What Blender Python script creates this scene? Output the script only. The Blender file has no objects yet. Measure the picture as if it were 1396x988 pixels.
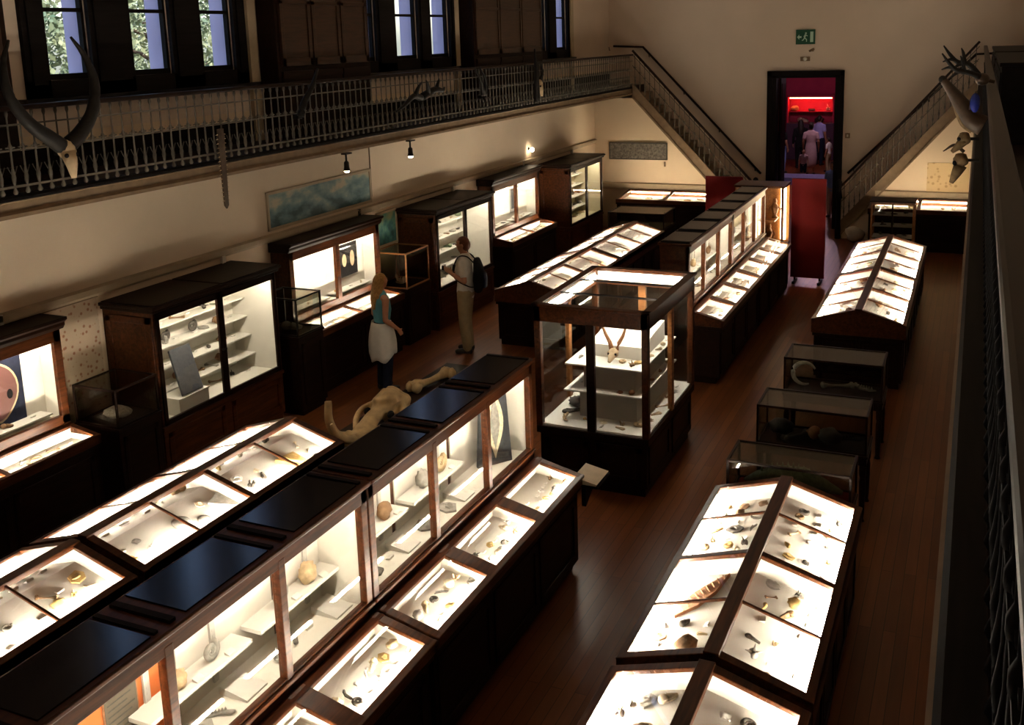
import bpy, bmesh, math, random
from mathutils import Vector, Matrix, noise
random.seed(7)
C = bpy.context.scene.collection
SC = bpy.context.scene
PI = math.pi
V = Vector

# ------------------------------------------------------------------ materials
MATS = {}
def new_mat(name):
    m = bpy.data.materials.new(name); m.use_nodes = True
    nt = m.node_tree
    return m, nt, nt.nodes, nt.links, nt.nodes['Principled BSDF']

def plain(name, col, rough=.6, spec=.4, metal=0., var=.12, scale=9., bump=0.):
    """one colour with a little procedural variation"""
    m, nt, N, L, b = new_mat(name)
    tc = N.new('ShaderNodeTexCoord'); nz = N.new('ShaderNodeTexNoise')
    nz.inputs['Scale'].default_value = scale; nz.inputs['Detail'].default_value = 4
    L.new(tc.outputs['Object'], nz.inputs['Vector'])
    cr = N.new('ShaderNodeValToRGB')
    cr.color_ramp.elements[0].position = .3; cr.color_ramp.elements[1].position = .7
    cr.color_ramp.elements[0].color = (*[c*(1-var) for c in col], 1)
    cr.color_ramp.elements[1].color = (*[min(1, c*(1+var)) for c in col], 1)
    L.new(nz.outputs['Fac'], cr.inputs['Fac']); L.new(cr.outputs['Color'], b.inputs['Base Color'])
    b.inputs['Roughness'].default_value = rough; b.inputs['Metallic'].default_value = metal
    b.inputs['Specular IOR Level'].default_value = spec
    if bump:
        bp = N.new('ShaderNodeBump'); bp.inputs['Strength'].default_value = bump; bp.inputs['Distance'].default_value = .01
        L.new(nz.outputs['Fac'], bp.inputs['Height']); L.new(bp.outputs['Normal'], b.inputs['Normal'])
    MATS[name] = m
    return m

def wood(name, dark, light, rough=.35, stretch=(14, 1.2, 14), spec=.4):
    m, nt, N, L, b = new_mat(name)
    tc = N.new('ShaderNodeTexCoord'); mp = N.new('ShaderNodeMapping')
    mp.inputs['Scale'].default_value = stretch
    L.new(tc.outputs['Object'], mp.inputs['Vector'])
    nz = N.new('ShaderNodeTexNoise'); nz.inputs['Scale'].default_value = 2.2; nz.inputs['Detail'].default_value = 7
    nz.inputs['Distortion'].default_value = .6
    L.new(mp.outputs['Vector'], nz.inputs['Vector'])
    cr = N.new('ShaderNodeValToRGB'); cr.color_ramp.elements[0].position = .32; cr.color_ramp.elements[1].position = .72
    cr.color_ramp.elements[0].color = (*dark, 1); cr.color_ramp.elements[1].color = (*light, 1)
    L.new(nz.outputs['Fac'], cr.inputs['Fac']); L.new(cr.outputs['Color'], b.inputs['Base Color'])
    b.inputs['Roughness'].default_value = rough; b.inputs['Specular IOR Level'].default_value = spec
    MATS[name] = m
    return m

def emit(name, col, strength):
    m = bpy.data.materials.new(name); m.use_nodes = True
    nt = m.node_tree; nt.nodes.clear()
    o = nt.nodes.new('ShaderNodeOutputMaterial'); e = nt.nodes.new('ShaderNodeEmission')
    e.inputs['Color'].default_value = (*col, 1); e.inputs['Strength'].default_value = strength
    nt.links.new(e.outputs[0], o.inputs['Surface']); MATS[name] = m
    return m

def glass(name, tint=(.97, .98, .97), lo=.035, hi=.5, rough=.0):
    m = bpy.data.materials.new(name); m.use_nodes = True
    nt = m.node_tree; nt.nodes.clear(); N = nt.nodes; L = nt.links
    o = N.new('ShaderNodeOutputMaterial'); mx = N.new('ShaderNodeMixShader')
    t = N.new('ShaderNodeBsdfTransparent'); g = N.new('ShaderNodeBsdfGlossy')
    t.inputs['Color'].default_value = (*tint, 1); g.inputs['Roughness'].default_value = rough
    lw = N.new('ShaderNodeLayerWeight'); lw.inputs['Blend'].default_value = .5
    pw = N.new('ShaderNodeMath'); pw.operation = 'POWER'; pw.inputs[1].default_value = 4
    mr = N.new('ShaderNodeMapRange'); mr.inputs['To Min'].default_value = lo; mr.inputs['To Max'].default_value = hi
    L.new(lw.outputs['Facing'], pw.inputs[0]); L.new(pw.outputs[0], mr.inputs['Value'])
    L.new(mr.outputs[0], mx.inputs['Fac']); L.new(t.outputs[0], mx.inputs[1]); L.new(g.outputs[0], mx.inputs[2])
    L.new(mx.outputs[0], o.inputs['Surface']); MATS[name] = m
    return m

TUBE = 320.
WARM = (1., .86, .68)
wood('mahogany', (.030, .008, .0025), (.095, .028, .008), .36, spec=.22)
wood('mahogany_dark', (.007, .0028, .0015), (.018, .0065, .0032), .45, spec=.12)
wood('cupboard_wood', (.022, .009, .004), (.055, .022, .010), .4)
wood('oak_orange', (.20, .075, .022), (.38, .16, .05), .4)
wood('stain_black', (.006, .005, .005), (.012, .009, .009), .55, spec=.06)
plain('board_black', (.007, .007, .009), .16, .6, var=.3)
plain('lining', (.82, .79, .71), .8, .2, var=.03)
plain('bed_lining', (.62, .60, .55), .8, .2, var=.03)
plain('lining_grey', (.55, .54, .50), .8, .2, var=.04)
plain('lining_orange', (.62, .17, .05), .8, .2, var=.06)
plain('lining_red', (.42, .10, .07), .8, .2, var=.1)
plain('lining_cream', (.66, .60, .42), .8, .2, var=.05)
plain('shelf_white', (.80, .78, .72), .5, .3, var=.02)
plain('wall_cream', (.72, .585, .435), .85, .15, var=.05, scale=.8)
plain('wall_upper', (.66, .55, .455), .85, .15, var=.05, scale=.8)
plain('trim_cream', (.45, .36, .25), .6, .3, var=.06)
plain('trim_brown', (.19, .13, .08), .55, .3, var=.15)
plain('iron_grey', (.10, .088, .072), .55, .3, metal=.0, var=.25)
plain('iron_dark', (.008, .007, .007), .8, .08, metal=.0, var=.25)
plain('horn_black', (.010, .008, .007), .6, .2, var=.3, scale=30)
plain('horn_brown', (.06, .035, .02), .5, .4, var=.3, scale=20)
plain('skull_pale', (.55, .42, .27), .7, .3, var=.15, scale=14, bump=.2)
plain('bone_big', (.52, .36, .18), .65, .3, var=.3, scale=7, bump=.4)
plain('sign_green', (.006, .07, .035), .4, .4, var=.05)
plain('sign_white', (.45, .62, .5), .5, .3, var=.02)
plain('screen_red', (.14, .007, .008), .85, .2, var=.12, scale=3)
plain('metal_dark', (.015, .013, .012), .35, .5, metal=.6, var=.2)
plain('plastic_white', (.75, .72, .66), .5, .4, var=.03)
plain('paper', (.66, .56, .42), .85, .1, var=.08)
plain('stone_pale', (.48, .43, .36), .9, .1, var=.2, scale=6, bump=.4)
plain('panel_grey', (.13, .11, .085), .8, .1, var=.08)
plain('bone_old', (.20, .135, .07), .75, .2, var=.35, scale=25, bump=.3)
plain('relief_stone', (.15, .135, .12), .9, .1, var=.45, scale=22, bump=.5)
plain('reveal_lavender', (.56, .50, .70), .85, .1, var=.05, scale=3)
plain('stone_exterior', (.62, .58, .60), .9, .1, var=.05, scale=4)
plain('skin', (.46, .22, .13), .55, .3, var=.08)
plain('skin_light', (.56, .33, .22), .55, .3, var=.08)
plain('hair_blond', (.42, .24, .08), .6, .3, var=.3, scale=40)
plain('hair_dark', (.02, .013, .009), .5, .3, var=.3, scale=40)
plain('hair_auburn', (.12, .035, .015), .5, .3, var=.3, scale=40)
plain('cloth_white', (.72, .69, .63), .85, .1, var=.06, scale=12)
plain('cloth_khaki', (.36, .29, .17), .85, .1, var=.1, scale=12)
plain('cloth_teal', (.10, .30, .36), .85, .1, var=.1, scale=12)
plain('cloth_navy', (.015, .018, .035), .85, .1, var=.2, scale=12)
plain('cloth_black', (.012, .011, .012), .85, .1, var=.2, scale=12)
plain('cloth_pink', (.50, .33, .34), .85, .1, var=.06, scale=12)
plain('cloth_blue', (.22, .30, .62), .85, .1, var=.1, scale=12)
plain('cloth_lavender', (.42, .38, .75), .85, .1, var=.08, scale=12)
plain('shoe', (.03, .025, .022), .5, .3, var=.2)
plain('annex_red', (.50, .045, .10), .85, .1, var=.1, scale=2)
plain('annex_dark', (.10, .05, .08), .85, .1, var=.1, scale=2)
plain('bark', (.09, .06, .04), .9, .1, var=.3)
plain('ground_ext', (.22, .22, .17), .95, .1, var=.2, scale=.6)
plain('blue_light_tint', (.015, .03, .25), .2, .5, var=.3)
emit('tube', WARM, TUBE)
emit('tube_end', (1., .80, .5), 22.)
emit('tube_bright', (1., .90, .74), 75.)
emit('tube_soft', WARM, TUBE*.32)
emit('tube_tall', WARM, TUBE*.26)
emit('tube_far', (1., .80, .55), TUBE*.62)
emit('lamp_globe_glow', (1., .82, .58), 25.)
emit('spot_bulb', (1., .84, .6), 30.)
emit('case_red_light', (1., .16, .08), 34.)
emit('case_amber', (1., .42, .10), 3.)
glass('glass')
glass('glass_dull', (.80, .80, .76), .05, .55, .02)
glass('window_glass', (.92, .94, .97), .03, .4)

# fossil / specimen colours
SPEC = dict(tan=(.50, .37, .22), brown=(.22, .13, .07), grey=(.30, .285, .26), dark=(.07, .062, .055),
            ivory=(.70, .60, .42), ochre=(.50, .34, .13), rust=(.34, .16, .08), white=(.80, .78, .74),
            green=(.16, .20, .13), slate=(.035, .038, .045))
for k, c in SPEC.items(): plain('spec_'+k, c, .7, .25, var=.25, scale=35, bump=.15)

# floor boards
def floor_mat():
    m, nt, N, L, b = new_mat('floor_boards')
    tc = N.new('ShaderNodeTexCoord'); mp = N.new('ShaderNodeMapping')
    mp.inputs['Rotation'].default_value = (0, 0, PI/2)
    L.new(tc.outputs['Object'], mp.inputs['Vector'])
    br = N.new('ShaderNodeTexBrick'); br.inputs['Scale'].default_value = 1.
    br.inputs['Brick Width'].default_value = 2.6; br.inputs['Row Height'].default_value = .095
    br.inputs['Mortar Size'].default_value = .003; br.offset = .37
    br.inputs['Color1'].default_value = (.13, .038, .011, 1); br.inputs['Color2'].default_value = (.20, .068, .021, 1)
    br.inputs['Mortar'].default_value = (.06, .02, .007, 1)
    L.new(mp.outputs['Vector'], br.inputs['Vector'])
    m2 = N.new('ShaderNodeMapping'); m2.inputs['Scale'].default_value = (9, .7, 9)
    L.new(tc.outputs['Object'], m2.inputs['Vector'])
    nz = N.new('ShaderNodeTexNoise'); nz.inputs['Scale'].default_value = 3; nz.inputs['Detail'].default_value = 6
    L.new(m2.outputs['Vector'], nz.inputs['Vector'])
    mx = N.new('ShaderNodeMix'); mx.data_type = 'RGBA'; mx.blend_type = 'MULTIPLY'; mx.inputs['Factor'].default_value = .7
    cr = N.new('ShaderNodeValToRGB'); cr.color_ramp.elements[0].color = (.45, .42, .4, 1); cr.color_ramp.elements[1].color = (1.1, 1.05, 1, 1)
    L.new(nz.outputs['Fac'], cr.inputs['Fac'])
    L.new(br.outputs['Color'], mx.inputs[6]); L.new(cr.outputs['Color'], mx.inputs[7])
    L.new(mx.outputs[2], b.inputs['Base Color'])
    b.inputs['Roughness'].default_value = .34; b.inputs['Specular IOR Level'].default_value = .22
    MATS['floor_boards'] = m
floor_mat()

def picture_mat(name, cols, sx=6., sz=10., seed=0.):
    """blurry painted landscape: layered noise, light sky above"""
    m, nt, N, L, b = new_mat(name)
    tc = N.new('ShaderNodeTexCoord'); mp = N.new('ShaderNodeMapping')
    mp.inputs['Location'].default_value = (seed, seed, seed); mp.inputs['Scale'].default_value = (1, sx, sz)
    L.new(tc.outputs['Object'], mp.inputs['Vector'])
    nz = N.new('ShaderNodeTexNoise'); nz.inputs['Scale'].default_value = 1.; nz.inputs['Detail'].default_value = 6
    L.new(mp.outputs['Vector'], nz.inputs['Vector'])
    sp = N.new('ShaderNodeSeparateXYZ'); L.new(tc.outputs['Object'], sp.inputs[0])
    ma = N.new('ShaderNodeMath'); ma.operation = 'MULTIPLY_ADD'; ma.inputs[1].default_value = .55
    L.new(sp.outputs['Z'], ma.inputs[0]); L.new(nz.outputs['Fac'], ma.inputs[2])
    cr = N.new('ShaderNodeValToRGB'); e = cr.color_ramp.elements
    e[0].position = .32; e[0].color = (*cols[0], 1); e[1].position = .72; e[1].color = (*cols[-1], 1)
    for i, c in enumerate(cols[1:-1]):
        k = e.new(.32+.4*(i+1)/(len(cols)-1)); k.color = (*c, 1)
    L.new(ma.outputs[0], cr.inputs['Fac']); L.new(cr.outputs['Color'], b.inputs['Base Color'])
    b.inputs['Roughness'].default_value = .6
    MATS[name] = m
picture_mat('painting_sea', [(.05, .10, .11), (.13, .23, .25), (.24, .34, .33), (.50, .46, .34)], 3, 6)
picture_mat('painting_grove', [(.02, .07, .075), (.05, .18, .18), (.14, .32, .24), (.32, .36, .20)], 5, 5, 3.)
picture_mat('picture_flesh', [(.012, .004, .006), (.10, .012, .009), (.20, .035, .012), (.13, .05, .045)], 7, 5, 5.)

def chart_mat(name, base, dot, scale):
    m, nt, N, L, b = new_mat(name)
    tc = N.new('ShaderNodeTexCoord'); vo = N.new('ShaderNodeTexVoronoi'); vo.inputs['Scale'].default_value = scale
    L.new(tc.outputs['Object'], vo.inputs['Vector'])
    cr = N.new('ShaderNodeValToRGB'); e = cr.color_ramp.elements
    e[0].position = .18; e[0].color = (*dot, 1); e[1].position = .34; e[1].color = (*base, 1)
    L.new(vo.outputs['Distance'], cr.inputs['Fac']); L.new(cr.outputs['Color'], b.inputs['Base Color'])
    b.inputs['Roughness'].default_value = .8
    MATS[name] = m
chart_mat('chart_paper', (.60, .47, .34), (.36, .17, .10), 16)
chart_mat('map_paper', (.62, .46, .26), (.42, .28, .14), 9)

# ------------------------------------------------------------------ mesh helpers
class MB:
    def __init__(s): s.v = []; s.f = []
    def add(s, vs, fs):
        n = len(s.v); s.v += [tuple(p) for p in vs]; s.f += [tuple(i+n for i in f) for f in fs]; return s
    def box(s, x0, x1, y0, y1, z0, z1):
        return s.add([(x0,y0,z0),(x1,y0,z0),(x1,y1,z0),(x0,y1,z0),(x0,y0,z1),(x1,y0,z1),(x1,y1,z1),(x0,y1,z1)],
                     [(0,3,2,1),(4,5,6,7),(0,1,5,4),(1,2,6,5),(2,3,7,6),(3,0,4,7)])
    def prism(s, pts, axis, a, b):
        """polygon pts (2d) extruded along axis from a to b; 2d order: y->(x,z), x->(y,z), z->(x,y)"""
        def P(p, t):
            return {'y': (p[0], t, p[1]), 'x': (t, p[0], p[1]), 'z': (p[0], p[1], t)}[axis]
        n = len(pts); vs = [P(p, a) for p in pts]+[P(p, b) for p in pts]
        fs = [tuple(range(n)), tuple(range(2*n-1, n-1, -1))]+[(i, i+n, (i+1) % n+n, (i+1) % n) for i in range(n)]
        return s.add(vs, fs)
    def bar(s, p, q, w, h, up=(0, 0, 1)):
        p, q, up = V(p), V(q), V(up); d = (q-p).normalized(); sd = d.cross(up).normalized(); u = sd.cross(d)
        vs = [a+sd*(i*w/2)+u*(j*h/2) for a in (p, q) for i, j in ((-1,-1),(1,-1),(1,1),(-1,1))]
        return s.add(vs, [(0,1,2,3),(7,6,5,4),(0,4,5,1),(1,5,6,2),(2,6,7,3),(3,7,4,0)])
    def slab(s, a, b, c, d, th):
        a, b, c, d = map(V, (a, b, c, d)); n = (b-a).cross(d-a).normalized()*th
        return s.add([a,b,c,d,a+n,b+n,c+n,d+n], [(3,2,1,0),(4,5,6,7),(0,1,5,4),(1,2,6,5),(2,3,7,6),(3,0,4,7)])
    def tube(s, pts, rad, n=8, flat=1., ref=(0, 0, 1)):
        """swept tube with radius per point and closed ends"""
        pts = [V(p) for p in pts]; k = len(pts)
        if not hasattr(rad, '__len__'): rad = [rad]*k
        vs = []
        for i, p in enumerate(pts):
            d = (pts[min(i+1, k-1)]-pts[max(i-1, 0)])
            d = d.normalized() if d.length > 1e-9 else V((0, 0, 1))
            r = V(ref)
            if abs(d.dot(r)) > .95: r = V((1, 0, 0)) if abs(d.x) < .9 else V((0, 1, 0))
            a = d.cross(r).normalized(); b = a.cross(d)
            for j in range(n):
                t = 2*PI*j/n; vs.append(p+a*(math.cos(t)*rad[i])+b*(math.sin(t)*rad[i]*flat))
        fs = [(i*n+j, i*n+(j+1) % n, (i+1)*n+(j+1) % n, (i+1)*n+j) for i in range(k-1) for j in range(n)]
        fs += [tuple(range(n-1, -1, -1)), tuple((k-1)*n+j for j in range(n))]
        return s.add(vs, fs)
    def lathe(s, prof, c=(0, 0, 0), n=12):
        c = V(c); vs = []
        for r, z in prof:
            for j in range(n):
                t = 2*PI*j/n; vs.append(c+V((r*math.cos(t), r*math.sin(t), z)))
        k = len(prof)
        fs = [(i*n+j, i*n+(j+1) % n, (i+1)*n+(j+1) % n, (i+1)*n+j) for i in range(k-1) for j in range(n)]
        fs += [tuple(range(n-1, -1, -1)), tuple((k-1)*n+j for j in range(n))]
        return s.add(vs, fs)
    def ball(s, c, r, n=10, m=7, wob=0., seed=0, fr=3.):
        c = V(c); r = r if hasattr(r, '__len__') else (r, r, r)
        vs = [c+V((0, 0, -r[2]))]; fs = []
        for i in range(1, m):
            a = -PI/2+PI*i/m
            for j in range(n):
                t = 2*PI*j/n; d = V((math.cos(a)*math.cos(t), math.cos(a)*math.sin(t), math.sin(a)))
                k = 1+wob*noise.noise(d*fr+V((seed*7.3, seed*1.7, 0)))
                vs.append(c+V((d.x*r[0], d.y*r[1], d.z*r[2]))*k)
        vs.append(c+V((0, 0, r[2])))
        for j in range(n): fs.append((0, 1+(j+1) % n, 1+j))
        for i in range(m-2):
            for j in range(n):
                fs.append((1+i*n+j, 1+i*n+(j+1) % n, 1+(i+1)*n+(j+1) % n, 1+(i+1)*n+j))
        l = len(vs)-1; q = 1+(m-2)*n
        for j in range(n): fs.append((q+j, q+(j+1) % n, l))
        return s.add(vs, fs)
    def mesh(s, name, mat, smooth=False):
        me = bpy.data.meshes.new(name); me.from_pydata(s.v, [], s.f); me.update()
        bm = bmesh.new(); bm.from_mesh(me); bmesh.ops.recalc_face_normals(bm, faces=bm.faces); bm.to_mesh(me); bm.free()
        me.materials.append(MATS[mat] if isinstance(mat, str) else mat)
        if smooth:
            for p in me.polygons: p.use_smooth = True
        return me
    def build(s, name, mat, parent=None, bevel=0, smooth=False):
        o = bpy.data.objects.new(name, s.mesh(name, mat, smooth)); C.objects.link(o)
        if parent: o.parent = parent
        if bevel:
            md = o.modifiers.new('bevel', 'BEVEL'); md.width = bevel; md.segments = 2; md.limit_method = 'ANGLE'
        return o

def tag(o, label=None, cat=None, group=None, kind=None):
    if label: o['label'] = label
    if cat: o['category'] = cat
    if group: o['group'] = group
    if kind: o['kind'] = kind
    return o
def thing(name, label, cat, loc=(0, 0, 0), rz=0, group=None):
    o = bpy.data.objects.new(name, None); C.objects.link(o); o.empty_display_size = .1
    o.location = loc; o.rotation_euler = (0, 0, rz)
    return tag(o, label, cat, group)
def copy_tree(o, parent=None):
    c = o.copy(); C.objects.link(c)
    if parent: c.parent = parent
    for ch in [x for x in o.children]: copy_tree(ch, c)
    return c
def struct(name, mb, mat, **k):
    return tag(mb.build(name, mat, **k), kind='structure')

def loft(m, pts, ra, rb, side=(1, 0, 0), n=14):
    """elliptical sweep: ra along side, rb across it, with rounded ends"""
    pts = [V(p) for p in pts]; sd = V(side).normalized(); k = len(pts)
    P, A, B = [], [], []
    d0 = (pts[1]-pts[0]).normalized(); d1 = (pts[-1]-pts[-2]).normalized()
    for t in (1., .8, .45):
        q = math.sqrt(max(0, 1-t*t)); P.append(pts[0]-d0*min(ra[0], rb[0])*t); A.append(max(.002, ra[0]*q)); B.append(max(.002, rb[0]*q))
    P += pts; A += list(ra); B += list(rb)
    for t in (.45, .8, 1.):
        q = math.sqrt(max(0, 1-t*t)); P.append(pts[-1]+d1*min(ra[-1], rb[-1])*t); A.append(max(.002, ra[-1]*q)); B.append(max(.002, rb[-1]*q))
    vs = []; N_ = len(P)
    for i in range(N_):
        d = (P[min(i+1, N_-1)]-P[max(i-1, 0)]).normalized(); b = d.cross(sd)
        b = b.normalized() if b.length > .05 else V((0, 1, 0)); a = b.cross(d).normalized()
        for j in range(n):
            t = 2*PI*j/n; vs.append(P[i]+a*math.cos(t)*A[i]+b*math.sin(t)*B[i])
    fs = [(i*n+j, i*n+(j+1) % n, (i+1)*n+(j+1) % n, (i+1)*n+j) for i in range(N_-1) for j in range(n)]
    fs += [tuple(range(n-1, -1, -1)), tuple((N_-1)*n+j for j in range(n))]
    return m.add(vs, fs)
def fuse(m, name, mat, parent, vox, it=4):
    """weld overlapping volumes into one continuous skin"""
    o = m.build(name, mat, None)
    r = o.modifiers.new('r', 'REMESH'); r.mode = 'VOXEL'; r.voxel_size = vox
    s = o.modifiers.new('s', 'SMOOTH'); s.iterations = it; s.factor = .5
    dg = bpy.context.evaluated_depsgraph_get(); dg.update()
    me = bpy.data.meshes.new_from_object(o.evaluated_get(dg)); o.modifiers.clear(); o.data = me; o.name = name
    me.materials.clear(); me.materials.append(MATS[mat])
    for p in me.polygons: p.use_smooth = True
    o.parent = parent
    return o

# ------------------------------------------------------------------ setting
XL, XR, YF, YU, YB, ZC = -8.65, 1.15, 24.9, 23.75, -2.5, 7.6
struct('floor', MB().box(XL-.3, XR+.2, YB-.2, 25.2, -.2, 0), 'floor_boards')
plain('ceiling_timber', (.34, .27, .20), .85, .1, var=.03, scale=.8)
struct('ceiling', MB().box(XL-.6, XR+.3, YB-.3, 25.3, ZC, ZC+.2), 'ceiling_timber')
struct('wall_right', MB().box(XR, XR+.25, YB-.2, 25.2, 0, ZC), 'wall_upper')
struct('wall_rear', MB().box(XL-.5, XR+.25, YB-.25, YB, 0, ZC), 'wall_upper')
# left wall: lower plain, upper with window openings; each opening has its deep reveal
struct('wall_left', MB().box(XL-.5, XL, YB, 25.2, 0, 3.9), 'wall_cream')
WIN = [(7.53, 8.10), (8.68, 9.30), (9.81, 10.41), (13.36, 13.78), (14.36, 15.10), (15.52, 16.23),
       (20.06, 20.72), (21.24, 21.92), (1.5, 2.1), (2.7, 3.3), (3.85, 4.45)]
WIN.sort()
WZ0, WZ1 = 4.44, 6.6
mb = MB().box(XL-.3, XL, YB, 25.2, 3.9, WZ0).box(XL-.3, XL, YB, 25.2, WZ1, ZC)
y = YB
for a, b in WIN:
    mb.box(XL-.3, XL, y, a, WZ0, WZ1); y = b
mb.box(XL-.3, XL, y, 25.2, WZ0, WZ1)
struct('wall_left_upper', mb, 'wall_upper')
# far wall with the doorway
DX0, DX1, DZ = -4.42, -3.06, 3.6
struct('wall_far', MB().box(XL-.3, DX0-.18, YF, YF+.3, 0, ZC).box(DX1+.16, XR+.2, YF, YF+.3, 0, ZC).box(DX0-.18, DX1+.16, YF, YF+.3, DZ+.12, ZC), 'wall_upper')
# solid walls beneath the two flights of stairs
SLX0, SLX1, SRX0, SRX1 = -7.65, -4.72, -2.72, -.03
def zl(x): return 3.56-(x-SLX0)*(3.56-.42)/(SLX1-SLX0)         # top line of the left flight
def zr(x): return .42+(x-SRX0)*(3.56-.42)/(SRX1-SRX0)
struct('wall_under_stairs_left', MB().prism([(XL, 0), (SLX1+.1, 0), (SLX1+.1, .05), (SLX0, 3.22), (XL, 3.22)], 'y', YU, YF-.02), 'wall_cream')
struct('wall_under_stairs_right', MB().prism([(SRX0-.1, 0), (XR, 0), (XR, 3.22), (SRX1, 3.22), (SRX0-.1, .05)], 'y', YU, YF-.02), 'wall_cream')
# gallery slabs and their moulded rims
struct('gallery_floor_left', MB().box(XL, -7.72, YB, YF-.01, 3.3, 3.5), 'mahogany_dark')
struct('gallery_floor_right', MB().box(.07, XR, YB, YF-.01, 3.3, 3.5), 'mahogany_dark')
def rim(name, cap, sx, xo):
    p = [(0, 3.30), (-.055, 3.30), (-.055, 3.335), (-.03, 3.35), (-.02, 3.36), (-.02, 3.43), (-.03, 3.445), (.07, 3.45), (.07, 3.30)]
    struct(name, MB().prism([(xo+sx*a, b) for a, b in p], 'y', YB, YU-.04), 'trim_brown')
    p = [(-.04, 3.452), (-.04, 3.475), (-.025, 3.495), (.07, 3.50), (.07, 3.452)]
    struct(cap, MB().prism([(xo+sx*a, b) for a, b in p], 'y', YB, YU-.04), 'stain_black')  # near-black capping: the right rim's shade is put into its colour
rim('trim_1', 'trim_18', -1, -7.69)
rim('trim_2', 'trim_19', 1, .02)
struct('trim_3', MB().prism([(XL, 2.11), (XL+.03, 2.11), (XL+.05, 2.14), (XL+.05, 2.20), (XL, 2.22)], 'y', YB, YU), 'trim_cream')
struct('trim_4', MB().prism([(YU, .98), (YU-.04, .98), (YU-.06, 1.04), (YU-.06, 1.13), (YU, 1.15)], 'x', XL, -5.3).prism([(YU, .98), (YU-.04, .98), (YU-.06, 1.04), (YU-.06, 1.13), (YU, 1.15)], 'x', -2.0, -.02), 'trim_cream')
struct('baseboard_left', MB().box(XL, XL+.03, YB, YU, 0, .18), 'mahogany_dark')
struct('baseboard_gallery', MB().box(XL, XL+.03, YB, YF-.02, 3.5, 3.77), 'stain_black')
# thin picture-rail strips on the left wall under the gallery
struct('trim_5', MB().box(XL, XL+.012, 13.42, 13.437, 2.34, 3.28), 'trim_brown')

# windows: sash frames in the openings, one object each
for i, (a, b) in enumerate(WIN):
    w = thing('window_%d' % (i+1), None, None, (XL-.05, (a+b)/2, WZ0)); w['kind'] = 'structure'
    h = (b-a)/2; t = .035
    f = MB().box(-.03, .03, -h, -h+t, 0, WZ1-WZ0).box(-.03, .03, h-t, h, 0, WZ1-WZ0).box(-.035, .035, -h, h, 0, .06).box(-.03, .03, -h, h, .69, .73).box(-.03, .03, -h, h, 1.4, 1.43).box(-.03, .03, -h, h, WZ1-WZ0-.05, WZ1-WZ0)
    f.build('window_frame', 'stain_black', w)
    MB().box(-.004, .004, -h+t, h-t, .06, WZ1-WZ0-.05).build('window_pane', 'window_glass', w)
    MB().box(-.26, -.035, h-.012, h-.001, 0, WZ1-WZ0).box(-.26, -.035, -h+.001, -h+.012, 0, WZ1-WZ0).build('window_reveal', 'reveal_lavender', w)  # reveal liners with the skylight's lavender tint put into their colour
# dark timber surrounds (mullion panels) and sills of the window bays
for i, (a, b, cols) in enumerate([(1.0, 4.9, [(1.0, 1.5), (2.1, 2.7), (3.3, 3.85), (4.45, 4.9)]), (7.25, 10.64, [(7.25, 7.53), (8.1, 8.68), (9.3, 9.81), (10.41, 10.64)]),
                                  (13.2, 16.42, [(13.2, 13.36), (13.78, 14.36), (15.1, 15.52), (16.23, 16.42)]), (19.85, 22.05, [(19.85, 20.06), (20.72, 21.24), (21.92, 22.05)])]):
    m = MB()
    for p, q in cols: m.box(XL, XL+.05, p, q, 4.27, WZ1+.1).box(XL+.05, XL+.075, p+.06, q-.06, 4.40, WZ1)
    m.box(XL, XL+.05, a, b, 4.27, WZ0)
    struct('trim_%d' % (6+i), m, 'stain_black')
    struct('trim_%d' % (10+i), MB().box(XL, XL+.16, a-.12, b+.12, 4.22, 4.27), 'board_black')
# pale pilaster strips between window bays and cupboards
for i, yy in enumerate((6.95, 10.76, 16.48, 22.2)):
    struct('trim_%d' % (14+i), MB().box(XL, XL+.06, yy-.08, yy+.08, 3.5, ZC), 'trim_cream')

# door leaf frame
dr = thing('door_1', None, None, ((DX0+DX1)/2, YF, 0)); dr['kind'] = 'structure'
hw = (DX1-DX0)/2
m = MB().box(-hw-.18, -hw, -.05, .32, 0, DZ+.13).box(hw, hw+.16, -.05, .32, 0, DZ+.13).box(-hw-.18, hw+.16, -.05, .32, DZ, DZ+.13)
m.box(-hw-.22, -hw-.1, -.07, -.05, 0, DZ+.15).box(hw+.1, hw+.2, -.07, -.05, 0, DZ+.15).box(-hw-.22, hw+.2, -.07, -.05, DZ+.05, DZ+.17)
m.build('door_frame', 'stain_black', dr, bevel=.008)
for s in (-1, 1):
    d = MB().box(s*hw, s*(hw-.05), .05, .32, .02, DZ-.02)
    d = MB().box(min(s*hw, s*(hw-.05)), max(s*hw, s*(hw-.05)), .33, 1.0, .02, DZ-.02)
    for z0, z1 in ((.15, .9), (1.05, 2.1), (2.25, 3.45)):
        x = s*(hw-.05); d.box(min(x, x-s*.012), max(x, x-s*.012), .42, .92, z0, z1)
    d.build('door_leaf', 'mahogany_dark', dr)

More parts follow.
